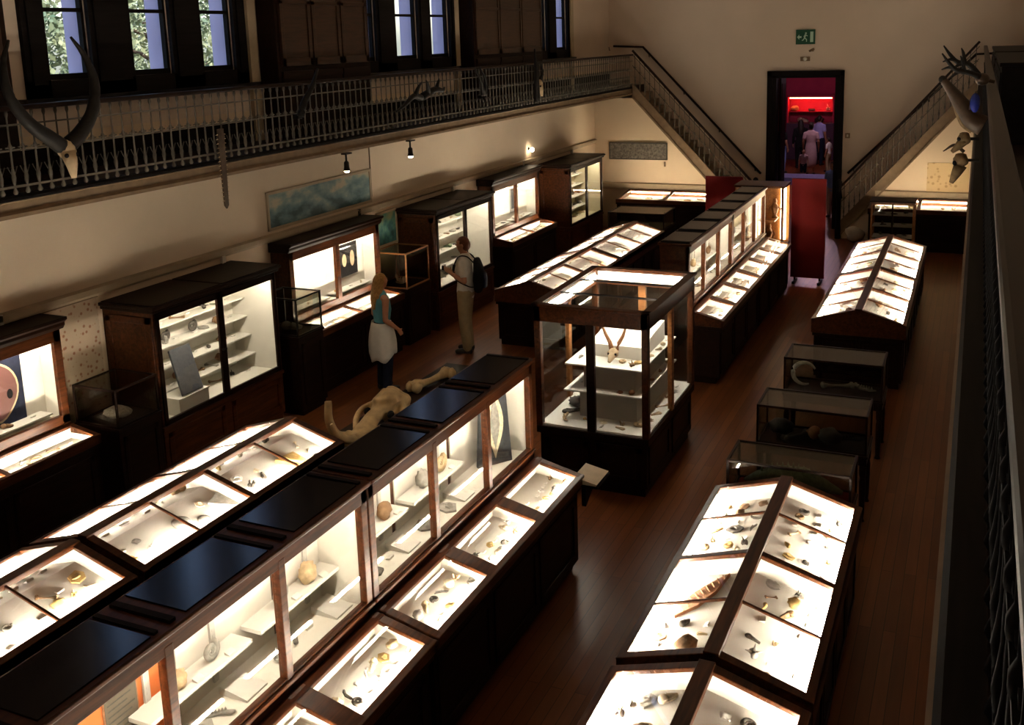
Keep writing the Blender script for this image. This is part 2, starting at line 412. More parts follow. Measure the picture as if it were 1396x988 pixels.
# ------------------------------------------------------------------ stairs and balustrades
def baluster_mesh(h, r=.011, mat='iron_grey'):
    pr = [(r*1.2, 0), (r*2.2, .02), (r*1.2, .05), (r, .08), (r*1.6, .12), (r*1.9, .15), (r*1.3, .19), (r*.9, .23), (r*.8, h*.52), (r*1.7, h*.55), (r*1.7, h*.58), (r*.8, h*.61), (r*.7, h-.06), (r*1.5, h-.03), (r*1.2, h)]
    m = MB().lathe(pr, n=7)
    m.box(-.006, .006, -.045, .045, h*.555, h*.572)                    # cross collar
    m.tube([(0, -.05, h*.34), (0, -.02, h*.25), (0, 0, h*.36), (0, .02, h*.25), (0, .05, h*.34)], .005, 5)
    return m.mesh('baluster', mat, True)
def gallery_rail(x, side, lab, mat):
    root = thing('balustrade', lab, 'balustrade', (x, 0, 3.50), group=None)
    y0, y1, sp = .6, YU-.1, .13
    MB().box(-.035, .035, y0-.4, y1+.1, .73, .775).build('handrail', 'mahogany_dark', root, bevel=.012)
    MB().box(-.012, .012, y0-.4, y1+.1, .06, .08).box(-.01, .01, y0-.4, y1+.1, .60, .615).box(-.012, .012, y0-.4, y1+.1, .38, .395).build('rail_bars', mat, root)
    me = baluster_mesh(.73, .011, mat); n = int((y1-y0)/sp); rest = MB()
    order = [i for i in range(n)]
    first = [i for i in order if y0+i*sp > 5.4][:100] if side < 0 else order[:100]
    for i in order:
        if i in first:
            o = bpy.data.objects.new('baluster', me); C.objects.link(o); o.parent = root; o.location = (0, y0+i*sp, 0)
        else:
            vs = [(v.co.x, v.co.y+y0+i*sp, v.co.z) for v in me.vertices]
            rest.add(vs, [tuple(p.vertices) for p in me.polygons])
    r = rest.build('balusters', mat, root, smooth=True); r['kind'] = 'stuff'
    return root
gallery_rail(-7.66, -1, 'long iron gallery balustrade along the left wall below the windows', 'iron_grey')
gallery_rail(.085, 1, 'unlit iron gallery balustrade running along the right edge of the hall', 'iron_dark')  # darker iron than the left rail: its unlit look is in the colour

def flight(name, side, lab):
    root = thing(name, lab, 'staircase', (0, 0, 0)); root['kind'] = 'structure'
    x0, x1, zf = (SLX0, SLX1, zl) if side < 0 else (SRX0, SRX1, zr)
    n = 18; dx = (x1-x0)/n
    for i in range(n):
        a, b = x0+i*dx, x0+(i+1)*dx; z = min(zf(a), zf(b))-.06
        MB().box(a, b+.0, YU+.05, YF-.03, z-.20, z).build('step', 'trim_brown', root)
    # outer string (sloping face board) with a moulded lower edge
    lo = [(x0, zf(x0)), (x1, zf(x1)), (x1, zf(x1)-.34), (x0, zf(x0)-.34)]
    lo2 = [(x0, zf(x0)-.28), (x1, zf(x1)-.28), (x1, zf(x1)-.34), (x0, zf(x0)-.34)]
    lo3 = [(x0, zf(x0)+.02), (x1, zf(x1)+.02), (x1, zf(x1)-.05), (x0, zf(x0)-.05)]
    MB().prism(lo, 'y', YU-.05, YU+.05).prism(lo2, 'y', YU-.08, YU-.05).prism(lo3, 'y', YU-.09, YU-.05).build('string_board', 'trim_brown', root)
    return root
flight('staircase', -1, 'left flight of stairs up to the gallery')
flight('staircase', 1, 'right flight of stairs up to the gallery')
def stair_rail(side, lab):
    x0, x1, zf = (SLX0, SLX1, zl) if side < 0 else (SRX0, SRX1, zr)
    root = thing('stair_balustrade', lab, 'balustrade', (0, YU-.02, 0))
    h = .80
    MB().bar((x0, 0, zf(x0)+h), (x1, 0, zf(x1)+h), .06, .05).build('handrail', 'mahogany_dark', root, bevel=.01)
    MB().bar((x0, 0, zf(x0)+h*.55), (x1, 0, zf(x1)+h*.55), .015, .015).bar((x0, 0, zf(x0)+h-.1), (x1, 0, zf(x1)+h-.1), .012, .015).build('rail_bars', 'iron_grey', root)
    me = baluster_mesh(h, .011); n = 24
    for i in range(n):
        x = x0+(i+.5)*(x1-x0)/n
        o = bpy.data.objects.new('baluster', me); C.objects.link(o); o.parent = root; o.location = (x, 0, zf(x)); o.rotation_euler.z = PI/2
    nx = x1 if side < 0 else x0
    MB().lathe([(.07, 0), (.07, .25), (.055, .28), (.05, .9), (.075, .95), (.06, 1.05), (.05, 1.15), (.08, 1.25), (.055, 1.33), (.02, 1.36)], (nx+(.06 if side < 0 else -.06), 0, 0), 12).build('newel_post', 'stain_black', root, smooth=True)
stair_rail(-1, 'sloping iron balustrade of the left stairs')
stair_rail(1, 'sloping iron balustrade of the right stairs')
# wall-fixed handrails along the far wall
def wall_hand(side, lab):
    root = thing('wall_handrail', lab, 'handrail', (0, YF-.09, 0))
    p = [(-8.5, 0, 4.46), (-7.72, 0, 4.42), (-4.75, 0, 1.30)] if side < 0 else [(.9, 0, 4.10), (-.09, 0, 4.07), (-2.72, 0, 1.36)]
    MB().tube(p, .028, 8).build('rail', 'mahogany_dark', root, smooth=True)
    b = MB()
    for t in (.05, .35, .65, .95):
        q = V(p[1]).lerp(V(p[2]), t); b.tube([q+V((0, 0, -.02)), q+V((0, .03, -.09)), q+V((0, .09, -.09))], .01, 6)
    b.tube([V(p[0])+V((-.12*side*-1, 0, -.02)), V(p[0])+V((-.12*side*-1, .03, -.10)), V(p[0])+V((-.12*side*-1, .09, -.10))], .01, 6)
    b.build('brackets', 'iron_dark', root)
wall_hand(-1, 'dark wall handrail rising beside the left stairs')
wall_hand(1, 'dark wall handrail rising beside the right stairs')

# cupboards on the left gallery between the window bays
def gallery_cupboard(y0, y1, lab):
    root = thing('gallery_cupboard', lab, 'cupboard', (XL+.02, (y0+y1)/2, 3.5), group=None)
    h = (y1-y0)/2
    MB().box(0, .30, -h, h, 0, 2.9).build('body', 'mahogany_dark', root, bevel=.01)
    n = 3
    for i in range(n):
        a = -h+.06+i*(2*h-.12)/n; b = a+(2*h-.12)/n-.03
        d = MB().box(.30, .325, a, b, .95, 2.85).box(.325, .34, a, a+.07, .95, 2.85).box(.325, .34, b-.07, b, .95, 2.85).box(.325, .34, a, b, .95, 1.05).box(.325, .34, a, b, 1.75, 1.80)
        d.build('door', 'cupboard_wood', root, bevel=.004)
        MB().box(.30, .32, a, b, .1, .88).box(.32, .335, a, b, .1, .16).box(.32, .335, a, b, .8, .88).build('panel', 'mahogany_dark', root)
    return root
gallery_cupboard(10.9, 13.12, 'brown panelled gallery cupboard between the nearest and middle window bays')
gallery_cupboard(16.6, 19.78, 'brown gallery cupboard left of the farthest window pair')
gallery_cupboard(5.0, 6.85, 'dark gallery cupboard at the top left corner of the picture')

# ------------------------------------------------------------------ specimens
def k_ammonite(c):
    m = MB(); pts = []; rad = []
    for i in range(40):
        t = i/39; a = t*2*PI*2.4; r = .008+.034*t**1.3
        pts.append((r*math.cos(a), r*math.sin(a), .014)); rad.append(.003+.013*t)
    return m.tube(pts, rad, 7)
def k_bone(c):
    m = MB().tube([(-.07, 0, .013), (-.055, 0, .013), (-.03, 0, .011), (0, .003, .011), (.03, 0, .011), (.055, 0, .013), (.07, 0, .013)], [.010, .012, .0075, .0065, .0075, .012, .010], 8)
    for s in (-1, 1):
        m.ball((s*.066, .011, .014), .013, 8, 6); m.ball((s*.066, -.011, .014), .013, 8, 6)
    return m
def k_skull(c):
    m = MB().ball((-.03, 0, .03), (.035, .03, .03), 10, 7, .1).tube([(0, 0, .03), (.035, 0, .022), (.07, 0, .014)], [.022, .016, .009], 8)
    for s in (-1, 1):
        m.tube([(.0, s*.022, .035), (-.02, s*.034, .034), (-.04, s*.026, .03)], .004, 5); m.tube([(-.02, s*.02, .012), (.03, s*.016, .006), (.065, s*.006, .006)], .005, 5)
    return m
def k_nodule(c): return MB().ball((0, 0, .032), (.055, .045, .034), 12, 9, .35, c)
def k_shell(c):
    m = MB(); n = 13; vs = [(0, -.04, .004)]; fs = []
    for j in range(1, 5):
        for i in range(n):
            a = PI*(.12+.76*i/(n-1)); r = .085*j/4
            vs.append((math.cos(a)*r*.7, -.04+math.sin(a)*r, .004+.022*math.sin(PI*j/5)*(.8+.2*(i % 2))))
    for i in range(n-1): fs.append((0, 1+i, 2+i))
    for j in range(3):
        for i in range(n-1): fs.append((1+j*n+i, 1+(j+1)*n+i, 2+(j+1)*n+i, 2+j*n+i))
    m.add(vs, fs); m.ball((0, -.04, .008), (.014, .010, .008), 8, 5)
    return m.add([(v[0], v[1], 0) for v in vs], fs)
def k_tooth(c): return MB().tube([(-.03, 0, .012), (-.01, .006, .013), (.015, .005, .011), (.04, -.008, .006)], [.015, .014, .009, .002], 8)
def k_slab(c):
    p = [(-.06, -.045), (.03, -.055), (.065, -.01), (.05, .045), (-.02, .055), (-.065, .02)]
    m = MB().prism(p, 'z', 0, .014)
    m.tube([(-.035, -.01, .015), (-.01, .012, .017), (.02, .005, .017), (.04, -.015, .015)], [.004, .008, .008, .003], 6)
    for i in range(5): m.tube([(-.025+.013*i, -.004, .016), (-.027+.013*i, -.03, .015)], .0022, 4)
    return m
def k_jaw(c):
    m = MB().tube([(-.06, .03, .02), (-.05, .02, .012), (-.01, .0, .010), (.04, .0, .010), (.065, .012, .012)], [.008, .013, .012, .010, .005], 8, .7)
    for i in range(6): m.lathe([(.006, .014), (.005, .024), (.001, .032)], (-.025+.014*i, .001, 0), 6)
    return m
def k_trilobite(c):
    m = MB().ball((.03, 0, .006), (.03, .032, .014), 10, 6)
    for i in range(8): m.ball((.012-.011*i, 0, .006), (.008, .03*(1-.09*i), .012), 8, 5)
    return m.tube([(.03, 0, .016), (-.07, 0, .01)], [.011, .003], 6)
def k_vertebra(c):
    m = MB().tube([(-.022, 0, .025), (-.012, 0, .025), (.012, 0, .025), (.022, 0, .025)], [.024, .019, .019, .024], 10)
    m.tube([(0, 0, .045), (-.012, 0, .085)], [.009, .003], 6)
    for s in (-1, 1): m.tube([(0, s*.015, .035), (-.006, s*.055, .04)], [.009, .003], 6)
    return m
def k_horn(c):
    m = MB().ball((0, 0, .018), (.03, .02, .018), 8, 6)
    for s in (-1, 1): m.tube([(0, s*.01, .03), (-.01, s*.03, .06), (-.02, s*.04, .10), (-.015, s*.035, .13)], [.010, .008, .005, .001], 7)
    return m
def k_crystal(c):
    m = MB(); r = random.Random(c+3)
    for i in range(7):
        a = r.uniform(0, 6.3); t = r.uniform(.1, .7); l = r.uniform(.03, .07); d = V((math.cos(a)*t, math.sin(a)*t, 1)).normalized()
        b = V((math.cos(a)*.012, math.sin(a)*.012, 0)); m.tube([b, b+d*l*.8, b+d*l], [.010, .010, .001], 6)
    return m.ball((0, 0, .008), (.035, .03, .010), 8, 5, .3, c)
KIND = dict(ammonite=(k_ammonite, 'coiled ammonite'), bone=(k_bone, 'knobbed limb bone'), skull=(k_skull, 'small animal skull'), nodule=(k_nodule, 'rounded stone nodule'),
            shell=(k_shell, 'ribbed fan shell'), tooth=(k_tooth, 'curved fossil tooth'), fossil_slab=(k_slab, 'flat fossil slab'), jaw_bone=(k_jaw, 'toothed jaw bone'),
            trilobite=(k_trilobite, 'segmented trilobite'), vertebra=(k_vertebra, 'spined vertebra'), horned_skull=(k_horn, 'horned skull'), crystal_cluster=(k_crystal, 'crystal cluster'))
SMESH = {}
def smesh(kind, col):
    if (kind, col) not in SMESH:
        SMESH[kind, col] = KIND[kind][0](len(SMESH)).mesh(kind, 'spec_'+col, kind not in ('fossil_slab', 'crystal_cluster'))
    return SMESH[kind, col]
COLW = dict(tan='tan', brown='brown', grey='grey', dark='near-black', ivory='ivory', ochre='ochre', rust='rusty', white='white', green='greenish', slate='slate')
CAT = dict(ammonite='fossil', bone='bone', skull='skull', nodule='stone', shell='shell', tooth='tooth', fossil_slab='fossil', jaw_bone='bone', trilobite='fossil', vertebra='bone', horned_skull='skull', crystal_cluster='crystal')
_card = MB().add([(-.03, -.02, 0), (.03, -.02, 0), (.03, .02, 0), (-.03, .02, 0), (-.03, -.016, .006), (.03, -.016, .006), (.03, .02, .018), (-.03, .02, .018)],
                 [(0,3,2,1),(4,5,6,7),(0,1,5,4),(1,2,6,5),(2,3,7,6),(3,0,4,7)])
CARD = _card.mesh('label_card', 'shelf_white')
_blk = MB().box(-.07, .07, -.05, .05, 0, .045)
BLOCK = _blk.mesh('display_block', 'shelf_white')

def place(name, me, M, label, cat, group):
    o = bpy.data.objects.new(name, me); C.objects.link(o); o.matrix_world = M
    return tag(o, label, cat, group)

AVOID = []
class Picker:
    """hands out kind+colour pairs without repeating any inside one pane"""
    def __init__(s, rnd, kinds=None, cols=None):
        ks = kinds or [k for k in KIND if k != 'horned_skull']; cs = cols or ['tan', 'brown', 'grey', 'ivory', 'white', 'ochre', 'dark']
        s.l = [(k, c) for k in ks for c in cs]; rnd.shuffle(s.l)
    def get(s): return s.l.pop()

def spread(rnd, M, rects, n, where, ncard=3, sc=(.6, 1.1), kinds=None, cols=None, prep='in'):
    """n specimens and ncard cards inside a local rectangle (x0,x1,y0,y1) on matrix M, on a loose jittered grid"""
    x0, x1, y0, y1 = rects
    tot = n+ncard; nx = max(1, round(math.sqrt(tot*(x1-x0)/(y1-y0)))); ny = max(1, math.ceil(tot/nx))
    cells = [(i, j) for i in range(nx) for j in range(ny)]; rnd.shuffle(cells)
    pk = Picker(rnd, kinds, cols); cx, cy = (x1-x0)/nx, (y1-y0)/ny
    lim = min(cx, cy)/.14
    for q, (i, j) in enumerate(cells[:tot]):
        x = x0+(i+.5+rnd.uniform(-.16, .16))*cx; yv = y0+(j+.5+rnd.uniform(-.16, .16))*cy
        wp = M @ V((x, yv, 0))
        if any((wp.x-a_[0])**2+(wp.y-a_[1])**2 < (a_[2]+.07)**2 for a_ in AVOID): continue
        if q < n:
            k, c = pk.get(); s = min(rnd.uniform(*sc), max(.45, lim*1.05))
            M2 = M @ Matrix.Translation((x, yv, 0)) @ Matrix.Rotation(rnd.uniform(0, 6.28), 4, 'Z') @ Matrix.Scale(s, 4)
            place(k, smesh(k, c), M2, '%s %s %s %s' % (COLW[c], KIND[k][1], prep, where), CAT[k], 'specimens '+prep+' '+where)
        else:
            M2 = M @ Matrix.Translation((x, yv, 0)) @ Matrix.Rotation(rnd.uniform(-.1, .1)-PI/2, 4, 'Z') @ Matrix.Scale(min(1., max(.6, lim)), 4)
            place('label_card', CARD, M2, 'small white label card %s %s' % (prep, where), 'label card', 'label cards '+prep+' '+where)

ORD = ['nearest', 'second', 'third', 'fourth', 'fifth', 'sixth', 'seventh', 'eighth']

# ------------------------------------------------------------------ gabled table cases
TB = {}
def table_proto():
    W, L, E, R = .6, 2.66, .88, 1.06
    hl = L/2
    r = {}
    def z(x, d=0): return E+(R-E)*(1-abs(x)/W)-d
    m = MB().box(-.53, .53, -hl+.05, hl-.05, 0, .09).box(-.56, .56, -hl+.03, hl-.03, .09, .70).box(-.585, .585, -hl, hl, .66, .70)
    for s in (-1, 1):
        for i in range(4):
            a = -hl+.08+i*(L-.12)/4; b = a+(L-.12)/4-.05
            for q in ((a, a+.05, .12, .64), (b-.05, b, .12, .64), (a, b, .12, .17), (a, b, .59, .64)):
                m.box(min(s*.56, s*.575), max(s*.56, s*.575), *q)
        for (p, q) in ((-.5, -.02), (.02, .5)):
            for w in ((p, p+.05, .12, .64), (q-.05, q, .12, .64), (p, q, .12, .17), (p, q, .59, .64)):
                y = s*(hl-.03); m.box(w[0], w[1], min(y, y+s*.015), max(y, y+s*.015), w[2], w[3])
    r['body'] = (m.mesh('body', 'mahogany_dark'), .004)
    # tray sides, eaves, ridge, gables, glazing bars
    f = MB()
    for s in (-1, 1):
        f.box(min(s*.585, s*.60), max(s*.585, s*.60), -hl, hl, .70, E+.008)
        f.prism([(s*.60, .80), (s*.60, E+.01), (s*.545, z(.545)+.008), (s*.545, z(.545)-.02)], 'y', -hl, hl)
        f.prism([(-W+.012, .70), (W-.012, .70), (W-.012, E-.005), (0, R-.005), (-W+.012, E-.005)], 'y', s*hl, s*(hl-.022))
        for yc, w, t in ((-hl+.035, .07, .03), (hl-.035, .07, .03), (0, .06, .03), (-hl/2, .022, .02), (hl/2, .022, .02)):
            f.bar((s*W, yc, z(W)-t/2+.008), (0, yc, z(0)-t/2+.008), w, t)
    f.bar((0, -hl, R-.012), (0, hl, R-.012), .10, .045)
    r['frame'] = (f.mesh('frame', 'mahogany'), .005)
    bd = MB().prism([(-.57, .70), (-.57, .86), (-.56, .86), (-.555, .745), (0, .90), (.555, .745), (.56, .86), (.57, .86), (.57, .70)], 'y', -hl+.03, hl-.03)
    for p, q in ((-hl+.022, -hl+.032), (hl-.032, hl-.022), (-.008, .008)):
        bd.prism([(-.56, .70), (.56, .70), (.56, z(.56)-.03), (0, R-.04), (-.56, z(.56)-.03)], 'y', p, q)
    r['bed'] = (bd.mesh('display_bed', 'bed_lining'), 0)
    r['glass'] = {}
    for s in (-1, 1):
        for i in range(4):
            a = -hl+.07+i*(L-.14)/4; b = a+(L-.14)/4
            g = MB().slab((s*.548, a, z(.548)), (s*.548, b, z(.548)), (s*.045, b, z(.045)), (s*.045, a, z(.045)), .004 if s > 0 else -.004)
            r['glass'][s, i] = g.mesh('glass_pane', 'glass')
    t = MB().tube([(0, -.60, 0), (0, .60, 0)], .010, 8).mesh('light_tube', 'tube')
    r['tube'] = t
    return r
TP = table_proto()
def table_case(x, y, label, short, seed, dens=(7, 10), group='gabled table cases', sides=(-1, 1), cards=(2, 4), panes=(0, 1, 2, 3)):
    rnd = random.Random(seed)
    root = thing('table_case', label, 'display case', (x, y, 0), group=group)
    def part(n, me, bev=0, loc=(0, 0, 0)):
        o = bpy.data.objects.new(n, me); C.objects.link(o); o.parent = root; o.location = loc
        if bev:
            md = o.modifiers.new('bevel', 'BEVEL'); md.width = bev; md.segments = 2; md.limit_method = 'ANGLE'
        return o
    part('body', *TP['body']); part('frame', *TP['frame']); part('display_bed', *TP['bed'])
    for k in TP['glass'].values(): part('glass_pane', k)
    for s in (-1, 1):
        for q in (-.65, .65): part('light_tube', TP['tube'], 0, (s*.535, q, .825))
    L = 2.66
    for s in sides:
        ang = math.atan2(.155, .555)*s
        for i in panes:
            a = -L/2+.10+i*(L-.14)/4; b = a+(L-.14)/4-.06
            M = Matrix.Translation((x+s*.30, y, .745+.155*(.255/.555)+.0015)) @ Matrix.Rotation(ang, 4, 'Y')
            n = rnd.randint(*dens)
            spread(rnd, M, (-.22, .20, a, b), n, 'the %s %s pane of %s' % (ORD[i], 'left' if s < 0 else 'right', short), rnd.randint(*cards))
    return root

# ------------------------------------------------------------------ upright cases with a sloping desk
def upright_case(x, yc, label, short, seed, linings=('lining',)*3, content=True, group='upright cases with sloping desks', tall_n=2, desk_n=(10, 13), special=None, shift=0.):
    rnd = random.Random(seed); L = 2.68; hl = L/2
    root = thing('upright_case', label, 'display case', (x, yc, 0), group=group)
    m = MB().box(-.26, .48, -hl+.04, hl-.04, 0, .09).box(-.28, .53, -hl+.02, hl-.02, .09, .80).box(-.31, .56, -hl, hl, .76, .81)
    for i in range(3):
        a = -hl+.06+i*(L-.1)/3; b = a+(L-.1)/3-.05
        for q in ((a, a+.06, .14, .72), (b-.06, b, .14, .72), (a, b, .14, .20), (a, b, .66, .72)):
            m.box(.53, .545, *q)
    m.build('base', 'mahogany_dark', root, bevel=.005)
    # upright carcase: back, ends, rails, posts
    f = MB().box(-.30, -.28, -hl, hl, .81, 1.90)
    for s in (-1, 1):
        f.box(-.30, .10, min(s*hl, s*(hl-.03)), max(s*hl, s*(hl-.03)), .81, 1.90)
        ye = s*hl; f.box(.06, .115, min(ye, ye-s*.065), max(ye, ye-s*.065), 1.0, 1.90)
    f.box(.06, .115, -hl, hl, 1.79, 1.90).box(.06, .115, -hl, hl, 1.00, 1.10).box(.115, .135, -hl, hl, 1.06, 1.085)
    for i in (1, 2):
        yy = -hl+i*L/3; f.box(.06, .118, yy-.03, yy+.03, 1.05, 1.84)
    f.build('carcase', 'mahogany', root, bevel=.005)
    MB().box(-.32, .15, -hl-.005, hl+.005, 1.90, 1.935).build('cornice', 'mahogany', root, bevel=.01)
    for i in range(3):
        a = -hl+i*L/3
        MB().box(-.29, .11, a+.14, a+L/3-.10, 1.935, 1.945).build('top_panel', 'board_black', root)
        MB().box(-.29, .11, a+.03, a+.07, 1.935, 1.953).build('batten', 'stain_black', root); MB().box(-.29, .11, a+L/3-.08, a+L/3-.05, 1.935, 1.95).build('batten', 'stain_black', root)
    # linings, floor, shelf, glass, lights
    for i in range(3):
        a = -hl+i*L/3; b = a+L/3
        MB().box(-.28, -.27, a+.03+(shift if i else 0), (b+shift if i < 2 else b)-.03, 1.06, 1.88).build('back_lining', linings[i], root)
        MB().box(-.05, .06, a+.03, b-.03, 1.872, 1.878).build('lamp_reflector', 'shelf_white', root)
        if linings[i] != 'lining_orange' and not (special and i == special[0]):
            MB().box(-.265, -.11, a+.04, b-.04, 1.285, 1.31).build('shelf', 'shelf_white', root)
        for yy in (b-.20+(shift if i == 0 else 0), ):
            st = MB().box(-.27, -.255, yy-.02, yy+.02, 1.1, 1.86)
            for q in range(22): st.box(-.255, -.253, yy-.006, yy+.006, 1.12+q*.033, 1.135+q*.033)
            st.build('shelf_track', 'lining_grey', root)
    MB().box(-.28, .06, -hl+.03, hl-.03, 1.04, 1.06).box(-.27, .05, -hl+.03, -hl+.04, 1.06, 1.86).box(-.27, .05, hl-.04, hl-.03, 1.06, 1.86).build('interior_floor', 'lining', root)
    for i in range(3):
        a = -hl+i*L/3+.05; b = a+L/3-.10
        MB().box(.085, .090, a-.01, b+.01, 1.10, 1.80).build('glass_pane', 'glass', root)
        MB().tube([(.035, a, 1.855), (.035, b, 1.855)], .011, 8).build('light_tube', 'tube_tall', root, smooth=True)
    # desk: tray, lids
    zs = lambda q: 1.0-(q-.135)*(.105/.435)
    d = MB()
    for s in (-1, 1):
        d.prism([(.10, .81), (.575, .81), (.575, .89), (.135, 1.0), (.10, 1.0)], 'y', s*hl, s*(hl-.03))
    d.box(.545, .575, -hl, hl, .81, .885).box(.10, .135, -hl, hl, .81, 1.0)
    d.bar((.565, -hl, zs(.565)), (.565, hl, zs(.565)), .06, .03).bar((.165, -hl, zs(.165)), (.165, hl, zs(.165)), .07, .03)
    for i in range(4):
        yy = -hl+i*L/3; w = .15
        if i == 0: yy += w/4; w /= 2
        if i == 3: yy -= w/4; w /= 2
        d.bar((.135, yy, zs(.135)), (.575, yy, zs(.575)), w, .03)
    d.build('desk_frame', 'mahogany', root, bevel=.006)
    MB().prism([(.135, .82), (.545, .82), (.545, .88), (.538, .87), (.535, .832), (.145, .875), (.145, .97), (.135, .97)], 'y', -hl+.03, hl-.03).build('desk_bed', 'lining', root)
    for i in range(3):
        a = -hl+i*L/3+.07; b = a+L/3-.14
        pd = [(.145, .825), (.535, .825), (.535, zs(.535)-.02), (.145, zs(.145)-.02)]; dv = MB().prism(pd, 'y', a-.03, a-.02).prism(pd, 'y', b+.02, b+.03)
        dv.build('divider', 'lining', root)
        MB().slab((.195, a, zs(.195)+.004), (.54, a, zs(.54)+.004), (.54, b, zs(.54)+.004), (.195, b, zs(.195)+.004), .004).build('lid_glass', 'glass', root)
        MB().tube([(.527, a, .868), (.527, b, .868)], .0085, 8).build('light_tube', 'tube', root, smooth=True)
        M = Matrix.Translation((x+.34, yc, .862)) @ Matrix.Rotation(math.atan2(.043, .39), 4, 'Y')
        if content:
            spread(rnd, M, (-.08, .15, a, b), rnd.randint(*desk_n), 'the %s desk pane of %s' % (ORD[i], short), rnd.randint(3, 5), sc=(.7, 1.1))
            if linings[i] != 'lining_orange' and not (special and i == special[0]):
                wh = 'the %s window of %s' % (ORD[i], short)
                cs = ['tan', 'brown', 'rust', 'grey']; rnd.shuffle(cs)
                for q in range(tall_n):
                    s_ = rnd.uniform(1.2, 1.8); yy = a+.10+(q+.5)*(b-a-.14)/tall_n+rnd.uniform(-.04, .04); kd = ['ammonite', 'nodule'][(q+i) % 2]; s_ *= 1. if kd == 'ammonite' else .8
                    lift = .05*s_ if kd == 'ammonite' else .045*s_
                    Mq = Matrix.Translation((x-.185, yc+yy, 1.311+lift)) @ Matrix.Rotation(rnd.uniform(-.25, .25), 4, 'Z') @ Matrix.Rotation(PI/2, 4, 'Y') @ Matrix.Scale(s_, 4) @ Matrix.Translation((0, 0, -.014 if kd == 'ammonite' else -.032))
                    place(kd, smesh(kd, cs[q % 4]), Mq, '%s %s on the shelf in %s' % (COLW[cs[q % 4]], KIND[kd][1], wh), CAT[kd], 'specimens standing in '+wh)
                    place('label_card', CARD, Matrix.Translation((x-.135, yc+yy+.10, 1.311)) @ Matrix.Rotation(PI/2, 4, 'Z') @ Matrix.Scale(1.0, 4), 'small white label card on the shelf in '+wh, 'label card', 'label cards on the shelf in '+wh)
                spread(rnd, Matrix.Translation((x, yc, 1.061)), (-.22, .0, a+.02, b-.22), 2, wh, 1, sc=(1.2, 1.9), kinds=['nodule', 'fossil_slab', 'bone', 'jaw_bone'], cols=['grey', 'dark', 'brown'], prep='at the bottom of')
                cb_ = MB().prism([(-.10, 0), (.10, 0), (.10, .012), (-.10, .05)], 'y', -.09, .09).build('light_patch_board', 'shelf_white'); cb_.location = (x-.10, yc+b-.09, 1.061)  # white board painting the lamplit patch on the case floor
                tag(cb_, 'white light-patch board at the right end of '+wh, 'light patch board', 'light patch boards in the upright cases')
    return root

# ------------------------------------------------------------------ wall cabinets
def wall_cabinet(y, label, short, seed, lining='lining', light='tube_soft'):
    rnd = random.Random(seed); L = 2.10; hl = L/2; x = -8.27
    root = thing('wall_cabinet', label, 'cabinet', (x, y, 0), group='tall glazed cabinets along the left wall')
    m = MB().box(-.36, .33, -hl+.02, hl-.02, 0, .10).box(-.37, .35, -hl, hl, .10, .66).box(-.37, .37, -hl-.01, hl+.01, .62, .66)
    m.box(-.37, -.35, -hl, hl, .66, 1.95)
    for s in (-1, 1):
        a, b = sorted((s*hl, s*(hl-.03))); m.box(-.37, .35, a, b, .66, 1.95)
        for q in ((-.33, -.25, .72, 1.9), (.24, .33, .72, 1.9), (-.33, .33, .72, .80), (-.33, .33, 1.82, 1.9), (-.33, -.25, .14, .6), (.24, .33, .14, .6), (-.33, .33, .14, .22), (-.33, .33, .52, .6)):
            a, b = sorted((s*hl, s*(hl+.014))); m.box(q[0], q[1], a, b, q[2], q[3])
    for i in (0, 1):
        a = -hl+.06+i*hl; b = a+hl-.12
        for q in ((a, a+.07, .16, .58), (b-.07, b, .16, .58), (a, b, .16, .23), (a, b, .51, .58)): m.box(.35, .363, *q)
    m.build('carcase', 'mahogany', root, bevel=.005)
    MB().box(-.37, .39, -hl-.03, hl+.03, 1.95, 1.99).box(-.37, .42, -hl-.05, hl+.05, 1.99, 2.03).build('cornice', 'mahogany_dark', root, bevel=.01)
    MB().box(-.35, .40, -hl-.02, -.02, 2.03, 2.04).box(-.35, .40, .02, hl+.02, 2.03, 2.04).build('top_board', 'mahogany_dark', root)
    MB().box(-.35, -.34, -hl+.03, hl-.03, .66, 1.93).box(-.34, .30, -hl+.03, -hl+.04, .66, 1.93).box(-.34, .30, hl-.04, hl-.03, .66, 1.93).box(-.34, .33, -hl+.04, hl-.04, .66, .675).box(-.34, .33, -hl+.04, hl-.04, 1.915, 1.93).build('lining', lining, root)
    for i, (z, dpt) in enumerate(((.86, .33), (1.10, .28), (1.34, .24), (1.58, .22))):
        MB().box(-.34, -.34+dpt, -hl+.05, hl-.05, z, z+.016).build('shelf', 'shelf_white', root)
    for i in (0, 1):
        a = -hl+.03+i*(hl-.03); b = a+hl-.03
        d = MB().box(.33, .365, a, a+.05, .67, 1.94).box(.33, .365, b-.05, b, .67, 1.94).box(.33, .365, a, b, .67, .73).box(.33, .365, a, b, 1.86, 1.94)
        dd = d.build('door', 'mahogany_dark', root, bevel=.004)
        MB().box(.345, .350, a+.045, b-.045, .72, 1.87).build('glass_pane', 'glass', dd)
        yk = b-.025 if i == 0 else a+.025
        MB().ball((.375, yk, 1.25), .014, 8, 6).build('knob', 'metal_dark', dd, smooth=True)
        MB().tube([(.29, a+.08, 1.895), (.29, b-.08, 1.895)], .011, 8).build('light_tube', light, root, smooth=True)
    for i, (z, dpt, pr) in enumerate(((.676, .5, 'on the floor of'), (.876, .3, 'on the lowest shelf of'), (1.116, .26, 'on the second shelf of'), (1.356, .22, 'on the third shelf of'), (1.596, .2, 'on the top shelf of'))):
        spread(rnd, Matrix.Translation((x, y, z)), (-.32, -.36+dpt, -hl+.1, hl-.1), 5, short, 3, sc=(.9, 1.7), cols=['dark', 'grey', 'brown', 'ivory', 'green'], prep=pr)
    return root

